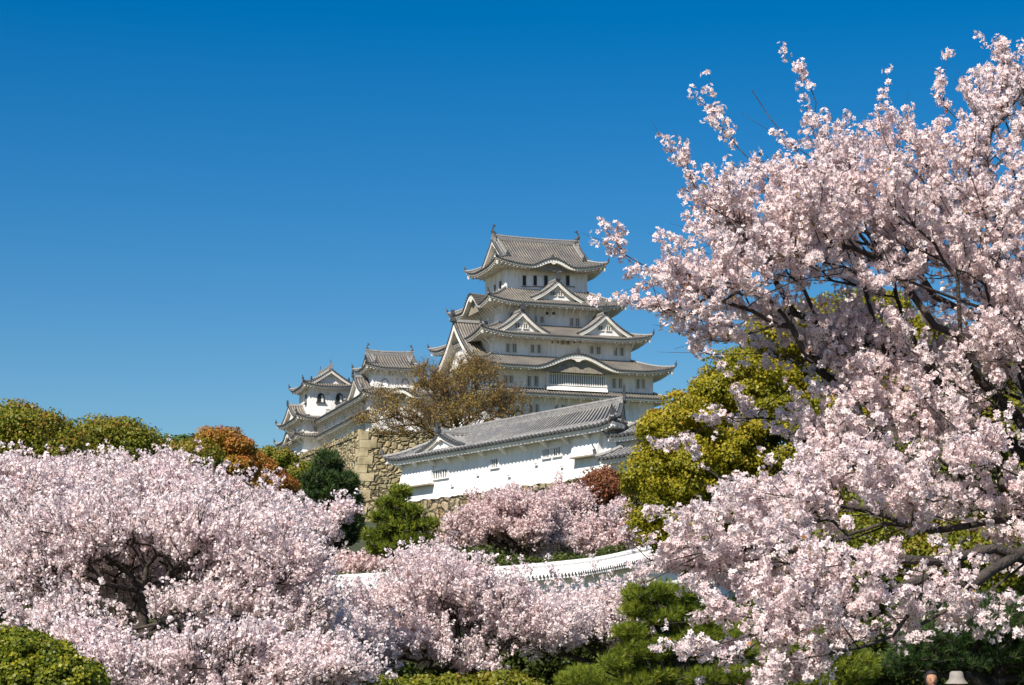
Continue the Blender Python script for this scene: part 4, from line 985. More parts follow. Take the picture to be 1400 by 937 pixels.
def pine(label, base, trunk, pads, nt, nl, mat, T, group='pine trees', rb=.14, lean=.0, name='pine_tree', rt=.02):
    """pads: px,py,D,rx,ry,rd flat cushions of needles"""
    base = np.array(base, float); A, cc, rs = blobpts(pads, nt, .35); A = A+R.normal(size=A.shape)*nl*.3; s = Skel(14000)
    for i, ln in enumerate(trunk): s.line(ln, attach=i > 0, step=.4, jit=.03 if i else 0)
    B = A[R.random(nt) < .35].copy(); s.grow(B, .25, .6, .05); root = make_tree(name, label, 'pine tree', group, base, None, s, rt, rb, 'bark')
    o = unit((A-cc)/rs); nrm = unit(o*.5+np.array([0, 0, .8])+rdir(nt)*.35)
    V, Fq = scatter(*T, A, nrm, nl*(.75+.5*R.random(nt)))
    rv = np.repeat(np.clip(.1+.75*R.random(nt), 0, 1), len(T[0]))+R.random(nt*len(T[0]))*.15
    npmesh('crown', V-base, Fq, mat, root, np.clip(rv, 0, 1)); return root
def B0(px, D, dz=0): p = P(px, 900, D); return (p[0], p[1], ground_at(p[0], p[1])+dz)
def up_(base, *pp): return [base]+[tuple(P(*q)) for q in pp]

# near cherry tree, trunk just outside the picture on the right; its lower boughs come closer to the camera
P0 = P
def P(px, py, D): return P0(px, py, D-max(0, min(1.2, (py-400)/450))*1.7+max(0, min(1, (400-py)/300))*.5)
tb = (4.6, 13.6, 0.)
limbs = [
 [tb, (4.5,13.5,1.0), (4.15,13.3,1.9), tuple(P(1500,705,13.0)), tuple(P(1470,560,12.9)), tuple(P(1440,470,12.8))],
 [P(1440,470,12.8),P(1400,447,12.6),P(1348,429,12.5),P(1289,405,12.3),P(1240,389,12.2),P(1202,379,12.1),P(1150,374,12.0),P(1080,365,11.9),P(1047,354,11.8),P(1014,342,11.8),P(975,322,11.7)],
 [P(1348,431,12.5),P(1273,422,12.8),P(1221,429,12.9),P(1179,436,13.0),P(1160,455,13.1),P(1141,483,13.2),P(1090,528,13.2),P(1038,559,13.2),P(981,575,13.1),P(934,606,13.1)],
 [P(1202,379,12.1),P(1195,350,12.2),P(1179,295,12.2),P(1155,262,12.3),P(1113,191,12.3),P(1109,145,12.3),P(1108,122,12.3)],
 [P(1273,395,12.3),P(1207,323,12.6),P(1132,229,12.7),P(1080,190,12.7),P(1052,163,12.7),P(1019,127,12.7)],
 [P(1470,560,12.9),P(1430,330,12.7),P(1400,262,12.7),P(1357,205,12.6),P(1300,150,12.6),P(1284,112,12.6)],
 [P(1440,330,12.6),P(1306,299,12.3),P(1240,252,12.2),P(1212,196,12.2),P(1200,165,12.2)],
 [P(1430,330,12.7),P(1420,200,13.0),P(1390,110,13.0)],
 [P(1080,365,11.9),P(1047,384,11.8),P(967,384,11.6),P(930,372,11.6),P(897,365,11.5),P(861,347,11.5)],
 [P(1170,376,12.),P(1132,271,11.9),P(1057,252,11.9),P(1010,196,11.8),P(988,166,11.8)],
 [P(1120,371,12.),P(1075,342,11.7),P(991,304,11.6),P(972,271,11.6),P(945,248,11.6)],
 [P(1150,374,12.),P(1094,389,11.9),P(1050,410,11.8),P(991,426,11.7),P(940,436,11.7),P(892,425,11.7)],
 [P(1500,705,13.0),P(1400,756,12.4),P(1360,751,12.3),P(1287,762,12.2),P(1194,762,12.1),P(1120,765,12.0),P(1040,745,11.9),P(960,760,11.8),P(890,790,11.8)],
 [P(1400,756,12.4),P(1318,798,12.2),P(1272,790,12.1),P(1194,808,12.0),P(1121,834,11.9),P(1048,866,11.8),P(975,885,11.8)],
 [P(1485,640,12.9),P(1400,684,12.9),P(1339,689,12.9),P(1277,720,12.8),P(1215,745,12.7),P(1150,720,12.6),P(1050,700,12.5),P(980,690,12.5),P(908,706,12.4)],
 [P(1470,560,12.9),P(1400,588,13.3),P(1329,585,13.3),P(1256,575,13.2),P(1194,590,13.2),P(1121,647,13.1),P(1038,690,13.0),P(960,640,13.0)],
 [P(1272,792,12.1),P(1225,866,12.0),P(1180,885,11.9),P(1100,910,11.9),P(1010,905,11.9)],
 [P(1318,798,12.2),P(1330,840,12.2),P(1310,870,12.2)],
]
near_blobs = [(1330,270,12.6,90,110,1.),(1200,290,12.3,100,70,.9),(1110,300,12.1,80,60,.8),(1040,335,11.9,60,40,.5),(1260,480,12.8,110,34,.8),(1200,520,12.9,70,34,.6),(1070,430,12.3,60,24,.4),(1110,480,12.7,60,26,.4),(990,462,12.2,34,9,.2),(1380,470,12.8,50,60,.9),(1370,400,12.7,60,100,.8),(1230,360,12.4,150,60,.9),(980,385,11.7,80,26,.4),(940,425,11.7,44,12,.3),(1000,290,11.7,34,24,.3),(1090,350,11.9,60,40,.5),
 (1170,470,12.9,70,30,.6),(1330,520,13.1,100,70,.8),(1230,590,13.0,110,50,.7),(1150,610,13.0,50,34,.5),(1320,670,12.9,110,60,.8),(1180,690,12.7,120,55,.8),(1085,700,12.4,60,34,.6),(1000,760,11.9,110,36,.5),
 (1120,790,12.0,120,45,.6),(1070,870,11.9,110,40,.5),(1210,820,12.1,80,50,.5),(1370,150,12.8,50,60,.6),(1020,570,13.1,30,10,.2),(1450,450,12.8,70,240,1.0),(1440,720,12.8,60,100,.8),(955,480,12.8,35,8,.2),(1330,830,12.4,70,22,.4),(1135,230,12.4,40,30,.4),(1240,225,12.5,50,40,.5)]
wexp[0] = .5; near_blobs = [b_[:5]+(b_[5]*.62,) for b_ in near_blobs]
cherry('large pale pink cherry tree closest to the camera, boughs reaching in from the right', tb, limbs, near_blobs, 1500, 2350, 8, 6, .029, .026,
       gap=(6.5, -2.6), L=(.12, .42), bf=.55, rb=.13, rt=.0032, up=.3, outw=.3, shr=.0028, tmpl=PETAL, centre=True, leaves=3600, spread=.45, bark='bark', pw=.4)

P = P0; wexp[0] = .72
def ch(px, D, label, trunk, blobs, N, nsh, per, ncl, fs, cr, dx=0, **k):
    b = B0(px, D); return cherry(label, b, [up_(b, *t) if i == 0 else [tuple(P(*q)) for q in t] for i, t in enumerate(trunk)], blobs, N, nsh, per, ncl, fs, cr, **k)
ch(196, 32, 'broad pink cherry tree with a dark upright trunk, lower left of the photo',
   [[(195,860,32),(196,810,32),(200,775,32)],[(197,800,32),(150,770,32),(110,740,32),(60,720,32.5)],[(200,775,32),(235,745,31.5),(270,715,31),(330,690,31)],[(196,815,32),(250,800,31),(310,780,30.5),(380,770,30.5)],[(200,775,32),(190,740,32.5),(160,700,33)]],
   [(190,742,32.5,115,36,2.),(90,748,32.5,100,46,2.),(290,748,31.5,95,42,1.8),(360,790,31,90,50,1.4),(60,800,32,90,50,1.3),(215,770,33.5,150,40,1.2),(190,850,34.5,120,50,1.),(150,810,34,90,40,1.),(300,840,30.5,100,30,1.),(110,860,30.5,90,26,1.),(400,850,30.5,60,40,1.)],
   1500, 4500, 6, 7, .037, .052, up=.8, L=(.25,.75), rb=.11, keepout=[(197,850,31.6,9,45)])
ch(-40, 36, 'pink cherry tree at the left edge, behind the broad one',
   [[(-30,840,36),(-10,780,36)],[(-10,790,36),(40,730,36),(90,690,36)],[(-10,790,36),(-90,720,36)]],
   [(20,700,36,90,50,2.),(90,684,37,90,20,1.6),(-70,730,36,80,44,2.),(30,668,37.5,70,10,1.2),(10,780,35,80,60,1.5)], 700, 2600, 6, 7, .040, .055, up=.8, L=(.25,.7))
ch(290, 40, 'pink cherry tree with upright twig tips in front of the rusty trees',
   [[(290,830,40),(285,780,40)],[(285,790,40),(240,730,40),(200,680,40),(180,650,40)],[(285,785,40),(330,720,40),(370,680,40)],[(287,780,40),(290,720,40),(280,670,40)]],
   [(180,690,40,105,26,2.),(280,702,40,75,28,1.8),(345,728,40,60,24,1.6),(290,750,39,110,50,1.6),(125,668,41,70,14,1.4),(235,662,41,36,10,.8)], 950, 4300, 5, 7, .043, .06, L=(.3,.8), up=.9)
ch(440, 44, 'pink cherry tree whose right bough points at the stone rampart corner',
   [[(440,850,44),(432,800,44)],[(432,800,44),(430,760,44),(432,735,44),(440,720,44)],[(432,800,44),(400,750,44),(370,720,44)],[(436,740,44),(460,735,44)]],
   [(415,735,44,40,14,1.4),(355,770,44,60,32,1.8),(420,875,43,90,30,1.6),(462,712,44,14,4,.4),(345,725,45,45,22,1.2)], 800, 3000, 5, 7, .052, .07, L=(.3,.7))
ch(618, 48, 'rounded pink cherry tree with several dark trunks, in front of the low white wall',
   [[(622,900,48),(626,860,48),(632,820,48),(640,790,48)],[(618,890,48),(590,860,48),(565,830,48),(540,800,48)],[(626,860,48),(660,830,48),(700,800,48)],[(605,905,48),(575,895,47),(520,850,47),(480,830,47)]],
   [(598,815,48,72,30,1.9),(650,834,48,76,24,1.7),(525,866,47.5,80,36,1.8),(690,868,48,60,24,1.5),(590,788,48.5,44,10,1.),(610,850,49.6,110,40,1.3),(625,905,47,50,16,.9),(560,885,47,60,22,1.),(740,870,47.5,50,30,1.),(470,900,46,80,30,1.2),(455,880,47,50,18,1.)],
   1400, 4400, 6, 7, .046, .062, up=.75, L=(.35,1.0), rb=.12, keepout=[(628,875,48.2,10,26)])
ch(815, 55, 'pale feathery cherry tree with upright twigs, just left of the layered garden pine',
   [[(822,890,55),(815,860,55)],[(815,865,55),(790,830,55),(765,800,55)],[(815,865,55),(845,830,55),(870,800,55)],[(815,860,55),(818,820,55),(812,790,55)],[(822,890,55),(850,880,55),(880,860,55)]],
   [(780,864,55,70,20,1.6),(840,862,55,70,20,1.6),(830,842,55,56,7,1.3),(860,860,54,50,40,1.2),(750,870,55,60,32,1.2)], 950, 3300, 5, 6, .056, .07, mat='blossom_pale', up=1.0, L=(.4,1.0), rb=.12)
ch(180, 27, 'low cherry tree in bright blossom along the bottom edge, beside the clipped hedge',
   [[(200,1010,27),(215,960,27)],[(215,960,27),(150,925,27),(90,905,27)],[(215,960,27),(300,920,27),(380,895,27)],[(215,960,27),(240,915,27)]],
   [(120,895,27,80,18,.7),(220,925,27,90,20,.8),(320,905,27,90,26,.8),(420,920,27,80,28,.8),(300,950,27,190,24,.9),(160,930,26.5,60,26,.6)], 900, 3000, 6, 7, .032, .047, rb=.08, L=(.2,.55))
# cherries on the slope behind the low wall
ch(690, 112, 'pink cherry tree leaning left on the slope under the long turret',
   [[(720,760,112),(710,735,112)],[(710,740,112),(670,710,112),(650,690,112)],[(710,740,112),(740,710,112)]],
   [(700,702,112,30,12,2.),(658,730,112,38,18,2.2),(715,735,112,50,28,2.4),(735,712,112,22,12,1.8),(622,748,112,20,12,1.2)], 600, 4200, 5, 5, .095, .13, mat='blossom_mauve', gap=(.9, -1.5), L=(.6,1.3), shr=.012, rb=.22, rt=.02, group='cherry trees on the slope')
ch(775, 116, 'upright mauve pink cherry tree on the slope, just left of the red-brown tree',
   [[(778,770,116),(778,730,116)],[(778,740,116),(765,700,116),(765,675,116)],[(778,730,116),(795,700,116)]],
   [(768,706,116,20,14,2.),(775,735,116,42,26,2.2),(785,705,116,16,14,1.5)], 480, 3600, 5, 5, .095, .12, mat='blossom_mauve', gap=(.9, -1.5), L=(.7,1.5), up=1.1, shr=.012, rb=.2, rt=.02, group='cherry trees on the slope')
ch(850, 105, 'small pink cherry tree on the slope tucked against the big yellow-green tree',
   [[(848,770,105),(848,745,105)],[(848,750,105),(825,735,105)],[(848,750,105),(870,730,105)]],
   [(835,742,105,40,20,1.8),(865,728,105,26,26,1.6),(845,715,105,14,12,1.)], 340, 2500, 5, 5, .095, .12, mat='blossom_mauve', gap=(.9, -1.5), L=(.5,1.1), shr=.012, rb=.16, rt=.02, group='cherry trees on the slope')
ch(503, 118, 'small dull pink cherry bush at the foot of the rampart, left of the olive pine',
   [[(505,800,118),(505,790,118)]], [(500,785,118,34,16,1.8),(470,790,118,26,12,1.4)], 200, 800, 5, 5, .13, .16, mat='blossom_mauve', gap=(.9, -1.5), L=(.5,1.2), shr=.012, rb=.12, rt=.02, group='cherry trees on the slope')

def tr(name, px, D, label, trunk, blobs, N, nl, ls, cr, mat, group, **k):
    if name != 'shrub' and name != 'clipped_hedge' and mat not in ('camphor_leaf', 'red_leaf') and 75 < D < 130: blobs = [(q[0], q[1]+(4 if mat == 'rusty_leaf' else 11))+tuple(q[2:]) for q in blobs]
    b = B0(px, D); return leafy(name, label, group, b, [up_(b, *t) if i == 0 else [tuple(P(*q)) for q in t] for i, t in enumerate(trunk)], blobs, N, nl, ls, cr, mat, **k)
BT = 'broadleaf trees around the castle'
tr('camphor_tree', 1030, 62, 'huge yellow-green camphor tree between the castle turret and the near cherry',
   [[(1030,800,62),(1025,740,62)],[(1025,760,62),(960,680,62),(920,620,62)],[(1025,740,62),(1040,640,62),(1020,560,62)],[(1025,750,62),(1110,650,62),(1150,550,62)]],
   [(940,590,61,42,46,1.4),(900,600,60.5,24,34,1.),(882,655,60,22,24,.9),(985,545,62,40,30,1.2),(1020,530,62,60,46,1.6),(925,655,60.5,42,44,1.3),(900,705,60,34,28,1.),(955,650,61,60,70,1.6),(930,740,60,44,34,1.2),(1080,470,63,60,50,1.6),(1130,440,63,50,26,1.2),(1180,450,63,70,50,1.6),(1060,600,62,90,80,2.),(1170,560,63,90,80,2.),(1240,480,63,50,50,1.4),(990,740,61,80,50,1.6),(1090,720,62,90,60,1.6)],
   1900, 190, .062, .44, 'camphor_leaf', BT, rb=.4, blobhue=.45, tone=-.03)
tr('camphor_tree', 1330, 52, 'dark yellow-green tree filling the gaps behind the near cherry at the right edge',
   [[(1330,850,52),(1335,760,52)],[(1335,770,52),(1250,700,52)],[(1335,760,52),(1390,640,52)]],
   [(1290,640,53,90,80,1.8),(1390,620,53,80,90,1.8),(1240,740,52,80,60,1.4),(1350,770,51,90,50,1.4),(1310,530,53,60,50,1.4),(1150,790,52,80,50,1.3),(1400,500,54,50,60,1.3)],
   700, 200, .07, .65, 'camphor_leaf_green', BT, rb=.35, blobhue=.5)
tr('broadleaf_tree', 25, 82, 'green round-topped tree at the far left edge above the cherries',
   [[(25,700,82),(28,640,82)]], [(25,580,82,48,26,2.2),(75,592,82,32,22,1.6),(-25,590,82,50,30,2.),(25,620,82,90,26,2.),(0,660,82,100,34,2.)], 380, 260, .085, .95, 'camphor_leaf_green', BT, rb=.35, tone=.12)
tr('broadleaf_tree', 150, 86, 'rounded green tree flecked with rust, second from the left edge',
   [[(150,720,86),(152,650,86)]], [(148,596,86,36,22,1.8),(186,606,86,18,16,1.2),(110,610,86,26,22,1.4),(150,630,86,60,24,1.8),(160,660,86,70,34,1.8)], 300, 260, .085, .95, 'camphor_leaf_green', BT, rb=.3, tone=.06)
tr('broadleaf_tree', 235, 100, 'small green tree between the second and the orange topped tree',
   [[(235,720,100),(235,660,100)]], [(232,622,100,22,15,1.4),(215,632,100,16,16,1.),(262,618,100,24,10,1.2),(240,645,100,44,22,1.8)], 170, 230, .10, .95, 'camphor_leaf_green', BT, rb=.25, tone=.1)
tr('broadleaf_tree', 256, 150, 'dark green tree top peeping out behind the orange topped tree', [[(256,720,150),(256,650,150)]], [(258,611,150,20,6,1.6),(225,613,150,14,5,1.2),(245,630,150,50,14,3)], 220, 60, .22, .8, 'pine_needle', BT, rb=.3)
tr('rusty_tree', 310, 108, 'tall orange and green tree standing against the sky left of the castle',
   [[(308,720,108),(306,660,108)],[(306,670,108),(286,640,108),(288,615,108)],[(306,665,108),(313,640,108),(310,610,108)],[(306,670,108),(330,645,108)]],
   [(292,602,108,20,9,1.4),(306,598,108,14,9,1.),(323,612,108,14,10,1.2),(290,618,108,22,9,1.4),(328,636,108,18,14,1.5),(306,612,108,18,9,1.),(274,646,108,16,12,1.3),(300,670,108,34,22,2.)], 330, 190, .095, .62, 'rusty_leaf', BT, rb=.25, blobhue=.7)
tr('rusty_tree', 357, 116, 'orange-rust tree below the far small tower, right of the tallest orange one',
   [[(358,740,116),(358,690,116)],[(358,690,116),(350,650,116)],[(358,690,116),(375,660,116)]],
   [(353,633,116,13,11,1.3),(357,650,116,24,16,1.6),(338,662,116,16,12,1.3),(354,676,116,26,16,1.8),(378,664,116,18,13,1.4),(345,700,116,40,20,2)], 280, 190, .10, .66, 'rusty_leaf', BT, rb=.25, tone=.08, blobhue=.7)
tr('broadleaf_tree', 400, 124, 'loose green tree with a bare leaning trunk at the left end of the stone rampart',
   [[(402,740,124),(410,690,124),(400,660,124)],[(405,670,124),(385,640,124),(372,622,124)],[(405,680,124),(420,650,124)]],
   [(368,615,124,12,7,1.),(386,622,124,16,12,1.3),(410,638,124,22,12,1.5),(396,650,124,24,12,1.5),(425,650,124,16,14,1.2),(388,672,124,18,12,1.3)], 220, 190, .10, .66, 'camphor_leaf_green', BT, rb=.2, tone=.1, blobhue=.4)
tr('red_leaf_tree', 815, 118, 'red-brown leafed tree beside the turret base, left of the yellow-green camphor',
   [[(815,760,118),(812,720,118)],[(812,730,118),(800,690,118)],[(812,730,118),(830,690,118)]],
   [(822,668,118,26,24,1.8),(804,688,118,30,16,1.5),(788,708,118,18,20,1.2),(840,690,118,16,30,1.2),(830,665,118,16,20,1.3),(810,730,118,34,18,1.6)], 620, 60, .09, .6, 'red_leaf', BT, rb=.15, inner=.5)
tr('shrub', 830, 98, 'green undergrowth shrub on the slope between the pink trees', [[(800,790,98),(800,780,98)]], [(650,772,104,60,14,1.5),(780,778,99,50,12,1.5),(845,765,98,26,10,1.2),(700,778,100,40,8,1.4)], 240, 80, .10, .6, 'bush_leaf', 'shrubs', rb=.05, cat='shrub')
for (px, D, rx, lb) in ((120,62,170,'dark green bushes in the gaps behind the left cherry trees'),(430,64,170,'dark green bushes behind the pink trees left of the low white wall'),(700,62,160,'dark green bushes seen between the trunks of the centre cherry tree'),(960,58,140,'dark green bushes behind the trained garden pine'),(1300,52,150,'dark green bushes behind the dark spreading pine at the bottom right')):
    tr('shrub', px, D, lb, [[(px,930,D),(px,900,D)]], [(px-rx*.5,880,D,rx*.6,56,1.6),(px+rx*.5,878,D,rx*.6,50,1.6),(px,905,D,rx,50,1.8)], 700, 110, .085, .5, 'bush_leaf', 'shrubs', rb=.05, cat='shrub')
# clipped hedge and low shrubs at the bottom
tr('clipped_hedge', 20, 18, 'clipped yellow-green hedge dome in the bottom left corner', [[(20,960,18),(20,930,18)]], [(15,985,18,120,112,.8),(75,1000,18,70,105,.7)], 1500, 110, .024, .12, 'hedge_leaf', 'shrubs', rb=.03, cat='hedge', pw=.12, up=.5)
tr('shrub', 690, 40, 'dark green shrub under the centre cherry tree', [[(690,950,40),(690,930,40)]], [(690,945,44,50,16,.8),(600,950,44,60,16,.8)], 260, 110, .055, .28, 'camphor_leaf_green', 'shrubs', rb=.04, cat='shrub')
tr('shrub', 535, 34, 'pale yellow-green shrub at the bottom edge left of centre', [[(535,960,34),(535,940,34)]], [(520,948,34,30,14,.6),(560,952,34,24,10,.5)], 160, 90, .045, .22, 'hedge_leaf', 'shrubs', rb=.03, cat='shrub')
# pines
NF = needles(12, .09); NN = needles(20, .045)
def pn(px, D, label, trunk, pads, nt, nl, mat, T, **k):
    b = B0(px, D); return pine(label, b, [up_(b, *t) if i == 0 else [tuple(P(*q)) for q in t] for i, t in enumerate(trunk)], pads, nt, nl, mat, T, **k)
pn(452, 122, 'dark green bushy pine in front of the rampart corner',
   [[(455,760,122),(452,700,122),(450,640,122)]],
   [(448,636,122,18,16,1.6),(440,660,122,28,14,2.),(465,662,122,26,14,2.),(450,680,122,40,14,2.4),(430,690,122,24,12,1.8),(472,690,122,24,12,1.8),(455,712,122,40,14,2.4),(450,735,122,40,12,2.2),(480,725,122,16,14,1.4),(420,668,122,10,10,1)], 5200, .36, 'pine_needle', NF, rb=.28, rt=.04)
pn(552, 112, 'open olive green pine left of the turret base, lower than the dark one',
   [[(556,780,112),(552,740,112),(545,700,112),(548,680,112)],[(552,740,112),(575,715,112)],[(550,730,112),(525,715,112)]],
   [(548,675,112,14,8,1.2),(535,690,112,20,7,1.4),(560,700,112,20,7,1.4),(525,708,112,22,7,1.4),(580,718,112,20,7,1.4),(545,722,112,30,8,1.6),(515,735,112,22,8,1.4),(560,742,112,28,8,1.6),(592,740,112,14,7,1.1),(530,752,112,30,8,1.5),(580,757,112,22,7,1.3)], 2400, .32, 'garden_pine_needle', NF, rb=.2, rt=.03)
pn(935, 36, 'trained garden pine with layered green cushions at the bottom right of centre',
   [[(934,934,36),(927,889,36),(915,872,36),(912,862,36)],[(927,895,36),(929,854,36),(937,842,36)],[(930,900,36),(965,892,36),(985,880,36)],[(928,905,36),(895,900,36),(865,905,36)],[(912,868,36),(880,870,36)]],
   [(885,812,36,32,11,.5),(924,815,36,34,12,.5),(870,834,36,18,10,.4),(914,846,36,32,9,.5),(935,836,36,22,8,.4),(862,866,36,22,9,.45),(959,854,36,24,10,.45),(951,872,36,30,10,.5),(920,882,36,30,10,.5),(878,892,36,34,12,.5),(845,908,36,22,8,.5),(947,890,36,22,10,.4),(990,876,36,26,12,.5),(1010,892,36,24,10,.4),(962,928,36,34,14,.5),(870,936,36,28,12,.5),(898,925,36,26,8,.4),(1005,925,36,26,16,.5)],
   7000, .13, 'garden_pine_needle', NN, rb=.13, rt=.01)
pn(805, 38, 'low clipped dome of pine at the bottom, left of the trained pine', [[(805,945,38),(805,930,38)]], [(800,934,38,36,18,.9),(835,942,38,26,16,.7)], 2600, .12, 'garden_pine_needle', NN, rb=.06, rt=.01)
pn(1085, 40, 'bright green pine behind the lowest boughs of the near cherry', [[(1085,950,40),(1085,890,40)]], [(1060,900,40,60,26,1.),(1120,880,40,50,24,1.),(1040,860,40,36,18,.8),(1150,915,40,50,24,1.),(1085,935,40,90,16,1.)], 4200, .15, 'garden_pine_needle', NN, rb=.12, rt=.01)
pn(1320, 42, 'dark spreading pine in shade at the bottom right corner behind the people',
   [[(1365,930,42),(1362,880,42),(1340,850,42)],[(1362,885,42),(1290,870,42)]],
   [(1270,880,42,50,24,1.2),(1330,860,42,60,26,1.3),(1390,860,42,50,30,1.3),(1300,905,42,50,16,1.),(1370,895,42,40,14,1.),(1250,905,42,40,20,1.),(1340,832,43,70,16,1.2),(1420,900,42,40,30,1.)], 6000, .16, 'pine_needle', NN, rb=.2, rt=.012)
# bare brown tree before the keep
def bare():
    b = B0(625, 205, 0); b = (b[0], b[1], 24.); s = Skel(20000); blobs = [(600,535,205,44,12,3.),(560,562,205,50,12,3.),(650,520,205,40,14,3.),(690,545,205,34,12,2.4),(640,552,205,50,10,3.),(600,575,205,60,10,3.),(700,565,205,24,8,2.),(520,575,205,34,14,2.),(560,590,205,46,10,2.),(640,570,205,60,22,3.),(640,503,205,34,14,2.),(590,520,205,30,18,2.),(530,545,205,24,10,1.6)]
    A, _, _ = blobpts(blobs, 1300, .33)
    s.line([b, P(612,610,205)], step=1); s.line([P(612,610,205), P(590,590,205), P(560,572,205), P(530,560,205)], step=1, jit=.1); s.line([P(612,608,205), P(625,575,205), P(620,545,205), P(600,520,205)], step=1, jit=.1); s.line([P(614,605,205), P(650,575,205), P(665,545,205)], step=1, jit=.1)
    s.grow(A, .4, 1.2, .1); r = s.radii(.025, .4); cen = np.array(P(620, 620, 205))
    pts, tw = shoots(s, 5200, cen, (.6, 1.9), .013, .25, .7, .5)
    root = make_tree('bare_tree', 'wide brown budding tree standing in front of the great keep, behind the long turret roof', 'tree', None, b, None, s, .025, .4, 'twig_brown', tw)
    cl = along(pts, 5)[::2]; cl = cl+R.normal(size=cl.shape)*.1; V, Fq = scatter(*QUAD, cl, rdir(len(cl)), .115*(.6+.8*R.random(len(cl))))
    npmesh('crown', V-np.array(b), Fq, 'bare_bud', root, np.repeat(np.clip(.5+.35*np.sin(cl[:, 0]*.9+2*np.sin(cl[:, 2]*.8))+.3*R.normal(size=len(cl)), 0, 1), 4))
bare()
#@@PART4
# ------------------------------------------------------------------ people at the bottom edge
def flat_mat(name, c, rough=.7):
    m, t, n, l, b = newmat(name); tc = n.new('ShaderNodeTexCoord'); no = n.new('ShaderNodeTexNoise'); no.inputs['Scale'].default_value = 14
    l.new(tc.outputs['Object'], no.inputs[0]); r = ramp(n, [(.3, tuple(x*.8 for x in c)), (.7, c)]); l.new(no.outputs[0], r.inputs[0]); l.new(r.outputs[0], b.inputs['Base Color']); b.inputs['Roughness'].default_value = rough
for nm, c in (('skin', (.42, .21, .12)), ('black_hair', (.012, .009, .008)), ('brown_hair', (.035, .018, .012)), ('hat_felt', (.27, .235, .20)), ('navy_cloth', (.03, .045, .10)), ('pale_cloth', (.38, .42, .52)), ('red_cloth', (.35, .07, .06)), ('denim', (.06, .09, .16)), ('shoe_leather', (.04, .03, .025)), ('lip', (.35, .10, .09)), ('eye_dark', (.01, .008, .008)), ('dark_trousers', (.03, .03, .035))): flat_mat(nm, c)
def skin_obj(name, verts, edges, radii, mat, parent, root=0, sub=1):
    me = bpy.data.meshes.new(name); me.from_pydata(verts, edges, []); me.materials.append(MATS[mat]); o = bpy.data.objects.new(name, me); COL.objects.link(o)
    o.modifiers.new('skin', 'SKIN'); me.skin_vertices.new() if not me.skin_vertices else None
    for i, r in enumerate(radii):
        me.skin_vertices[0].data[i].radius = (r, r) if not isinstance(r, tuple) else r
        me.skin_vertices[0].data[i].use_root = (i == root)
    s = o.modifiers.new('sub', 'SUBSURF'); s.levels = s.render_levels = sub; o.modifiers['skin'].use_smooth_shade = True
    o.parent = parent; return o
def ellips(mb, c, r, nu=20, nv=14, f=None):
    vs = []; fs = []
    for j in range(nv+1):
        t = math.pi*j/nv
        for i in range(nu):
            a = 2*math.pi*i/nu; p = Vector((math.sin(t)*math.cos(a), math.sin(t)*math.sin(a), math.cos(t)))
            if f: p = f(p)
            vs.append((c[0]+p.x*r[0], c[1]+p.y*r[1], c[2]+p.z*r[2]))
    for j in range(nv):
        for i in range(nu): fs.append((j*nu+i, (j+1)*nu+i, (j+1)*nu+(i+1) % nu, j*nu+(i+1) % nu))
    mb.add(vs, fs)
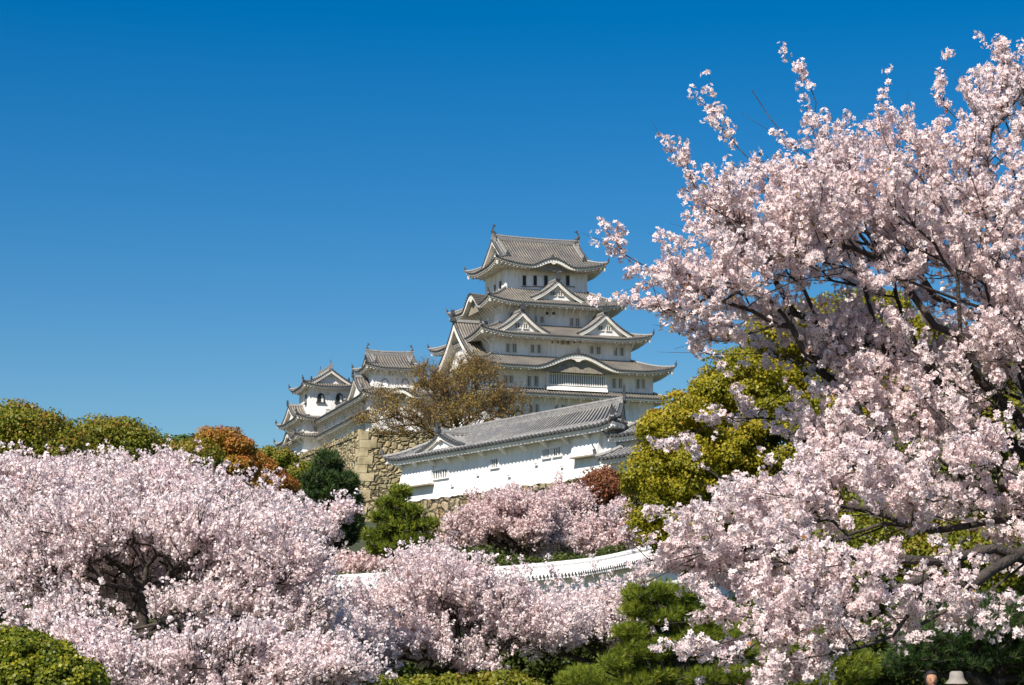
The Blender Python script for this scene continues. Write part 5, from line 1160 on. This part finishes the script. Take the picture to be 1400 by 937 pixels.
def person(px, D, topz, ang, label, hair, top_mat, leg_mat, hat=False, raise_left=False, longhair=False):
    """faces local -y; ang turns it"""
    p = P(px, 930, D); root = empty('person', (p[0], p[1], 0), ang, label, 'person'); s = topz/1.70
    S = lambda x, y, z: (x*s, y*s, z*s)
    V = [S(0,0,.95),S(0,0,1.1),S(0,.0,1.28),S(0,.01,1.40),S(0,-.005,1.47),S(0,-.01,1.53)]; Rr = [(.15,.11),(.125,.095),(.15,.10),(.10,.08),.05,.052]
    E_ = [(0,1),(1,2),(2,3),(3,4),(4,5)]; 
    for sx in (-1, 1):
        n = len(V); up = raise_left and sx == 1
        arm = [S(sx*.17,.01,1.37), S(sx*.24,-.02,1.12), S(sx*.23,-.10,.92), S(sx*.22,-.14,.84)] if not up else [S(.17,.01,1.37), S(.27,-.10,1.20), S(.21,-.24,1.42), S(.19,-.26,1.50)]
        V += arm; Rr += [.055,.043,.03,.028]; E_ += [(2,n),(n,n+1),(n+1,n+2),(n+2,n+3)]
        # five fingers rooted in the palm
        hx, hy, hz_ = arm[3]; dz = 1 if up else -1
        for k, (ox, ln) in enumerate(((-.03,.055),(-.011,.075),(.009,.08),(.027,.072),(.043,.055))):
            m = len(V); tilt = -.03*sx if k == 0 else 0
            V += [(hx+ox*.8*s, hy-.004*s, hz_+dz*.045*s), (hx+ox*s*1.1+tilt, hy-.012*s, hz_+dz*(.045+ln*.55)*s), (hx+ox*s*1.15+tilt*1.2, hy-.03*s, hz_+dz*(.045+ln)*s)]
            Rr += [.0105,.0085,.007]; E_ += [(n+3,m),(m,m+1),(m+1,m+2)]
        n = len(V); V += [S(sx*.09,0,.88), S(sx*.10,-.01,.50), S(sx*.10,.02,.10), S(sx*.11,-.12,.035)]; Rr += [.09,.06,.04,.035]; E_ += [(0,n),(n,n+1),(n+1,n+2),(n+2,n+3)]
    Rr = [tuple(q*s for q in r) if isinstance(r, tuple) else r*s for r in Rr]
    body = skin_obj('body', V, E_, Rr, 'skin', root)
    # head: skull narrowing to the chin, nose, brow
    hd = MB(); hc = S(0,-.02,1.585)
    def hf(q):
        q = q.copy(); w = 1 if q.z > -.1 else 1-.42*(-q.z-.1)**1.2; q.x *= w; q.y *= (1-.12*max(0, -q.z)) 
        if q.y < 0: q.y *= .93
        nose = math.exp(-((q.x/.16)**2+((q.z+.12)/.22)**2))*(1 if q.y < -.5 else 0); q.y -= .2*nose
        sock = sum(math.exp(-(((q.x-e)/.17)**2+((q.z-.02)/.1)**2)) for e in (-.42,.42))*(1 if q.y < -.4 else 0); q.y += .08*sock
        return q
    ellips(hd, hc, (.075*s,.095*s,.115*s), 28, 22, hf)
    for sx in (-1, 1): ellips(hd, (hc[0]+sx*.075*s, hc[1]+.01*s, hc[2]-.01*s), (.012*s,.02*s,.03*s), 8, 6)
    hd.build('head', 'skin', root, True)
    fy = hc[1]-.083*s
    for sx in (-1, 1):
        e = MB(); ellips(e, (hc[0]+sx*.031*s, fy+.008*s, hc[2]+.002*s), (.013*s,.006*s,.006*s), 8, 6); e.build('eye', 'eye_dark', root, True)
        e = MB(); e.bar((hc[0]+sx*.016*s, fy+.002*s, hc[2]+.02*s), (hc[0]+sx*.046*s, fy+.012*s, hc[2]+.022*s), .004, .005); e.build('eyebrow', hair, root)
    mo = MB(); ellips(mo, (hc[0], fy+.012*s, hc[2]-.06*s), (.022*s,.008*s,.007*s), 10, 6); mo.build('mouth', 'lip', root, True)
    hr = MB()
    def hcut(q):
        q = q.copy()
        if q.y < -.2 and q.z < .55: q.y = -.2+(q.y+.2)*.15; q.z = q.z
        if longhair: q.z = q.z*(1 if q.z > 0 else 1.5)
        return q
    ellips(hr, (hc[0], hc[1]+.012*s, hc[2]+.022*s), (.090*s,.105*s,.112*s), 24, 16, hcut); hr.build('hair', hair, root, True)
    if hat:
        h = MB(); n = 28; prof = [(.001,.145),(.06,.145),(.085,.13),(.098,.06),(.105,.03),(.15,-.03),(.155,-.035),(.15,-.04),(.1,.02),(.092,.02)]
        vs = [((r*math.cos(2*math.pi*i/n))*s, (r*1.08*math.sin(2*math.pi*i/n))*s, z*s+hc[2]+.008) for r, z in prof for i in range(n)]
        h.add([(x+hc[0], y+hc[1], z) for x, y, z in vs], [(j*n+i, j*n+(i+1) % n, (j+1)*n+(i+1) % n, (j+1)*n+i) for j in range(len(prof)-1) for i in range(n)]); h.build('hat', 'hat_felt', root, True)
    # clothes: jacket with sleeves, trousers, shoes
    cv = [S(0,0,.90),S(0,0,1.1),S(0,0,1.28),S(0,.01,1.42)]; cr = [(.175*s,.13*s),(.15*s,.115*s),(.175*s,.12*s),(.09*s,.08*s)]; ce = [(0,1),(1,2),(2,3)]
    for sx in (-1, 1):
        n = len(cv); up = raise_left and sx == 1
        cv += [S(sx*.17,.01,1.37), S(sx*.24,-.02,1.12), S(sx*.232,-.09,.94)] if not up else [S(.17,.01,1.37), S(.27,-.10,1.20), S(.22,-.22,1.38)]
        cr += [.07*s,.058*s,.048*s]; ce += [(2,n),(n,n+1),(n+1,n+2)]
    skin_obj('jacket', cv, ce, cr, top_mat, root)
    tv = [S(0,0,.93)]; tr_ = [(.16*s,.12*s)]; te = []
    for sx in (-1, 1):
        n = len(tv); tv += [S(sx*.09,0,.85), S(sx*.10,-.01,.50), S(sx*.10,.02,.10)]; tr_ += [.1*s,.072*s,.058*s]; te += [(0,n),(n,n+1),(n+1,n+2)]
    skin_obj('trousers', tv, te, tr_, leg_mat, root)
    for sx in (-1, 1):
        sh = MB(); ellips(sh, S(sx*.105,-.06,.04), (.045*s,.14*s,.045*s), 14, 8); sh.build('shoe', 'shoe_leather', root, True)
    return root
person(1273, 29, 1.715, 0.1, 'black-haired person facing the camera at the bottom edge, left of the one in the hat', 'black_hair', 'navy_cloth', 'dark_trousers', longhair=True)
person(1306, 31, 1.69, rad(65), 'person in a pale grey-brown bucket hat at the bottom right edge', 'black_hair', 'pale_cloth', 'denim', hat=True)
person(1026, 30, 1.615, math.pi-.2, 'person seen from behind raising a hand at the bottom edge, left of the other two', 'brown_hair', 'red_cloth', 'denim', raise_left=True)
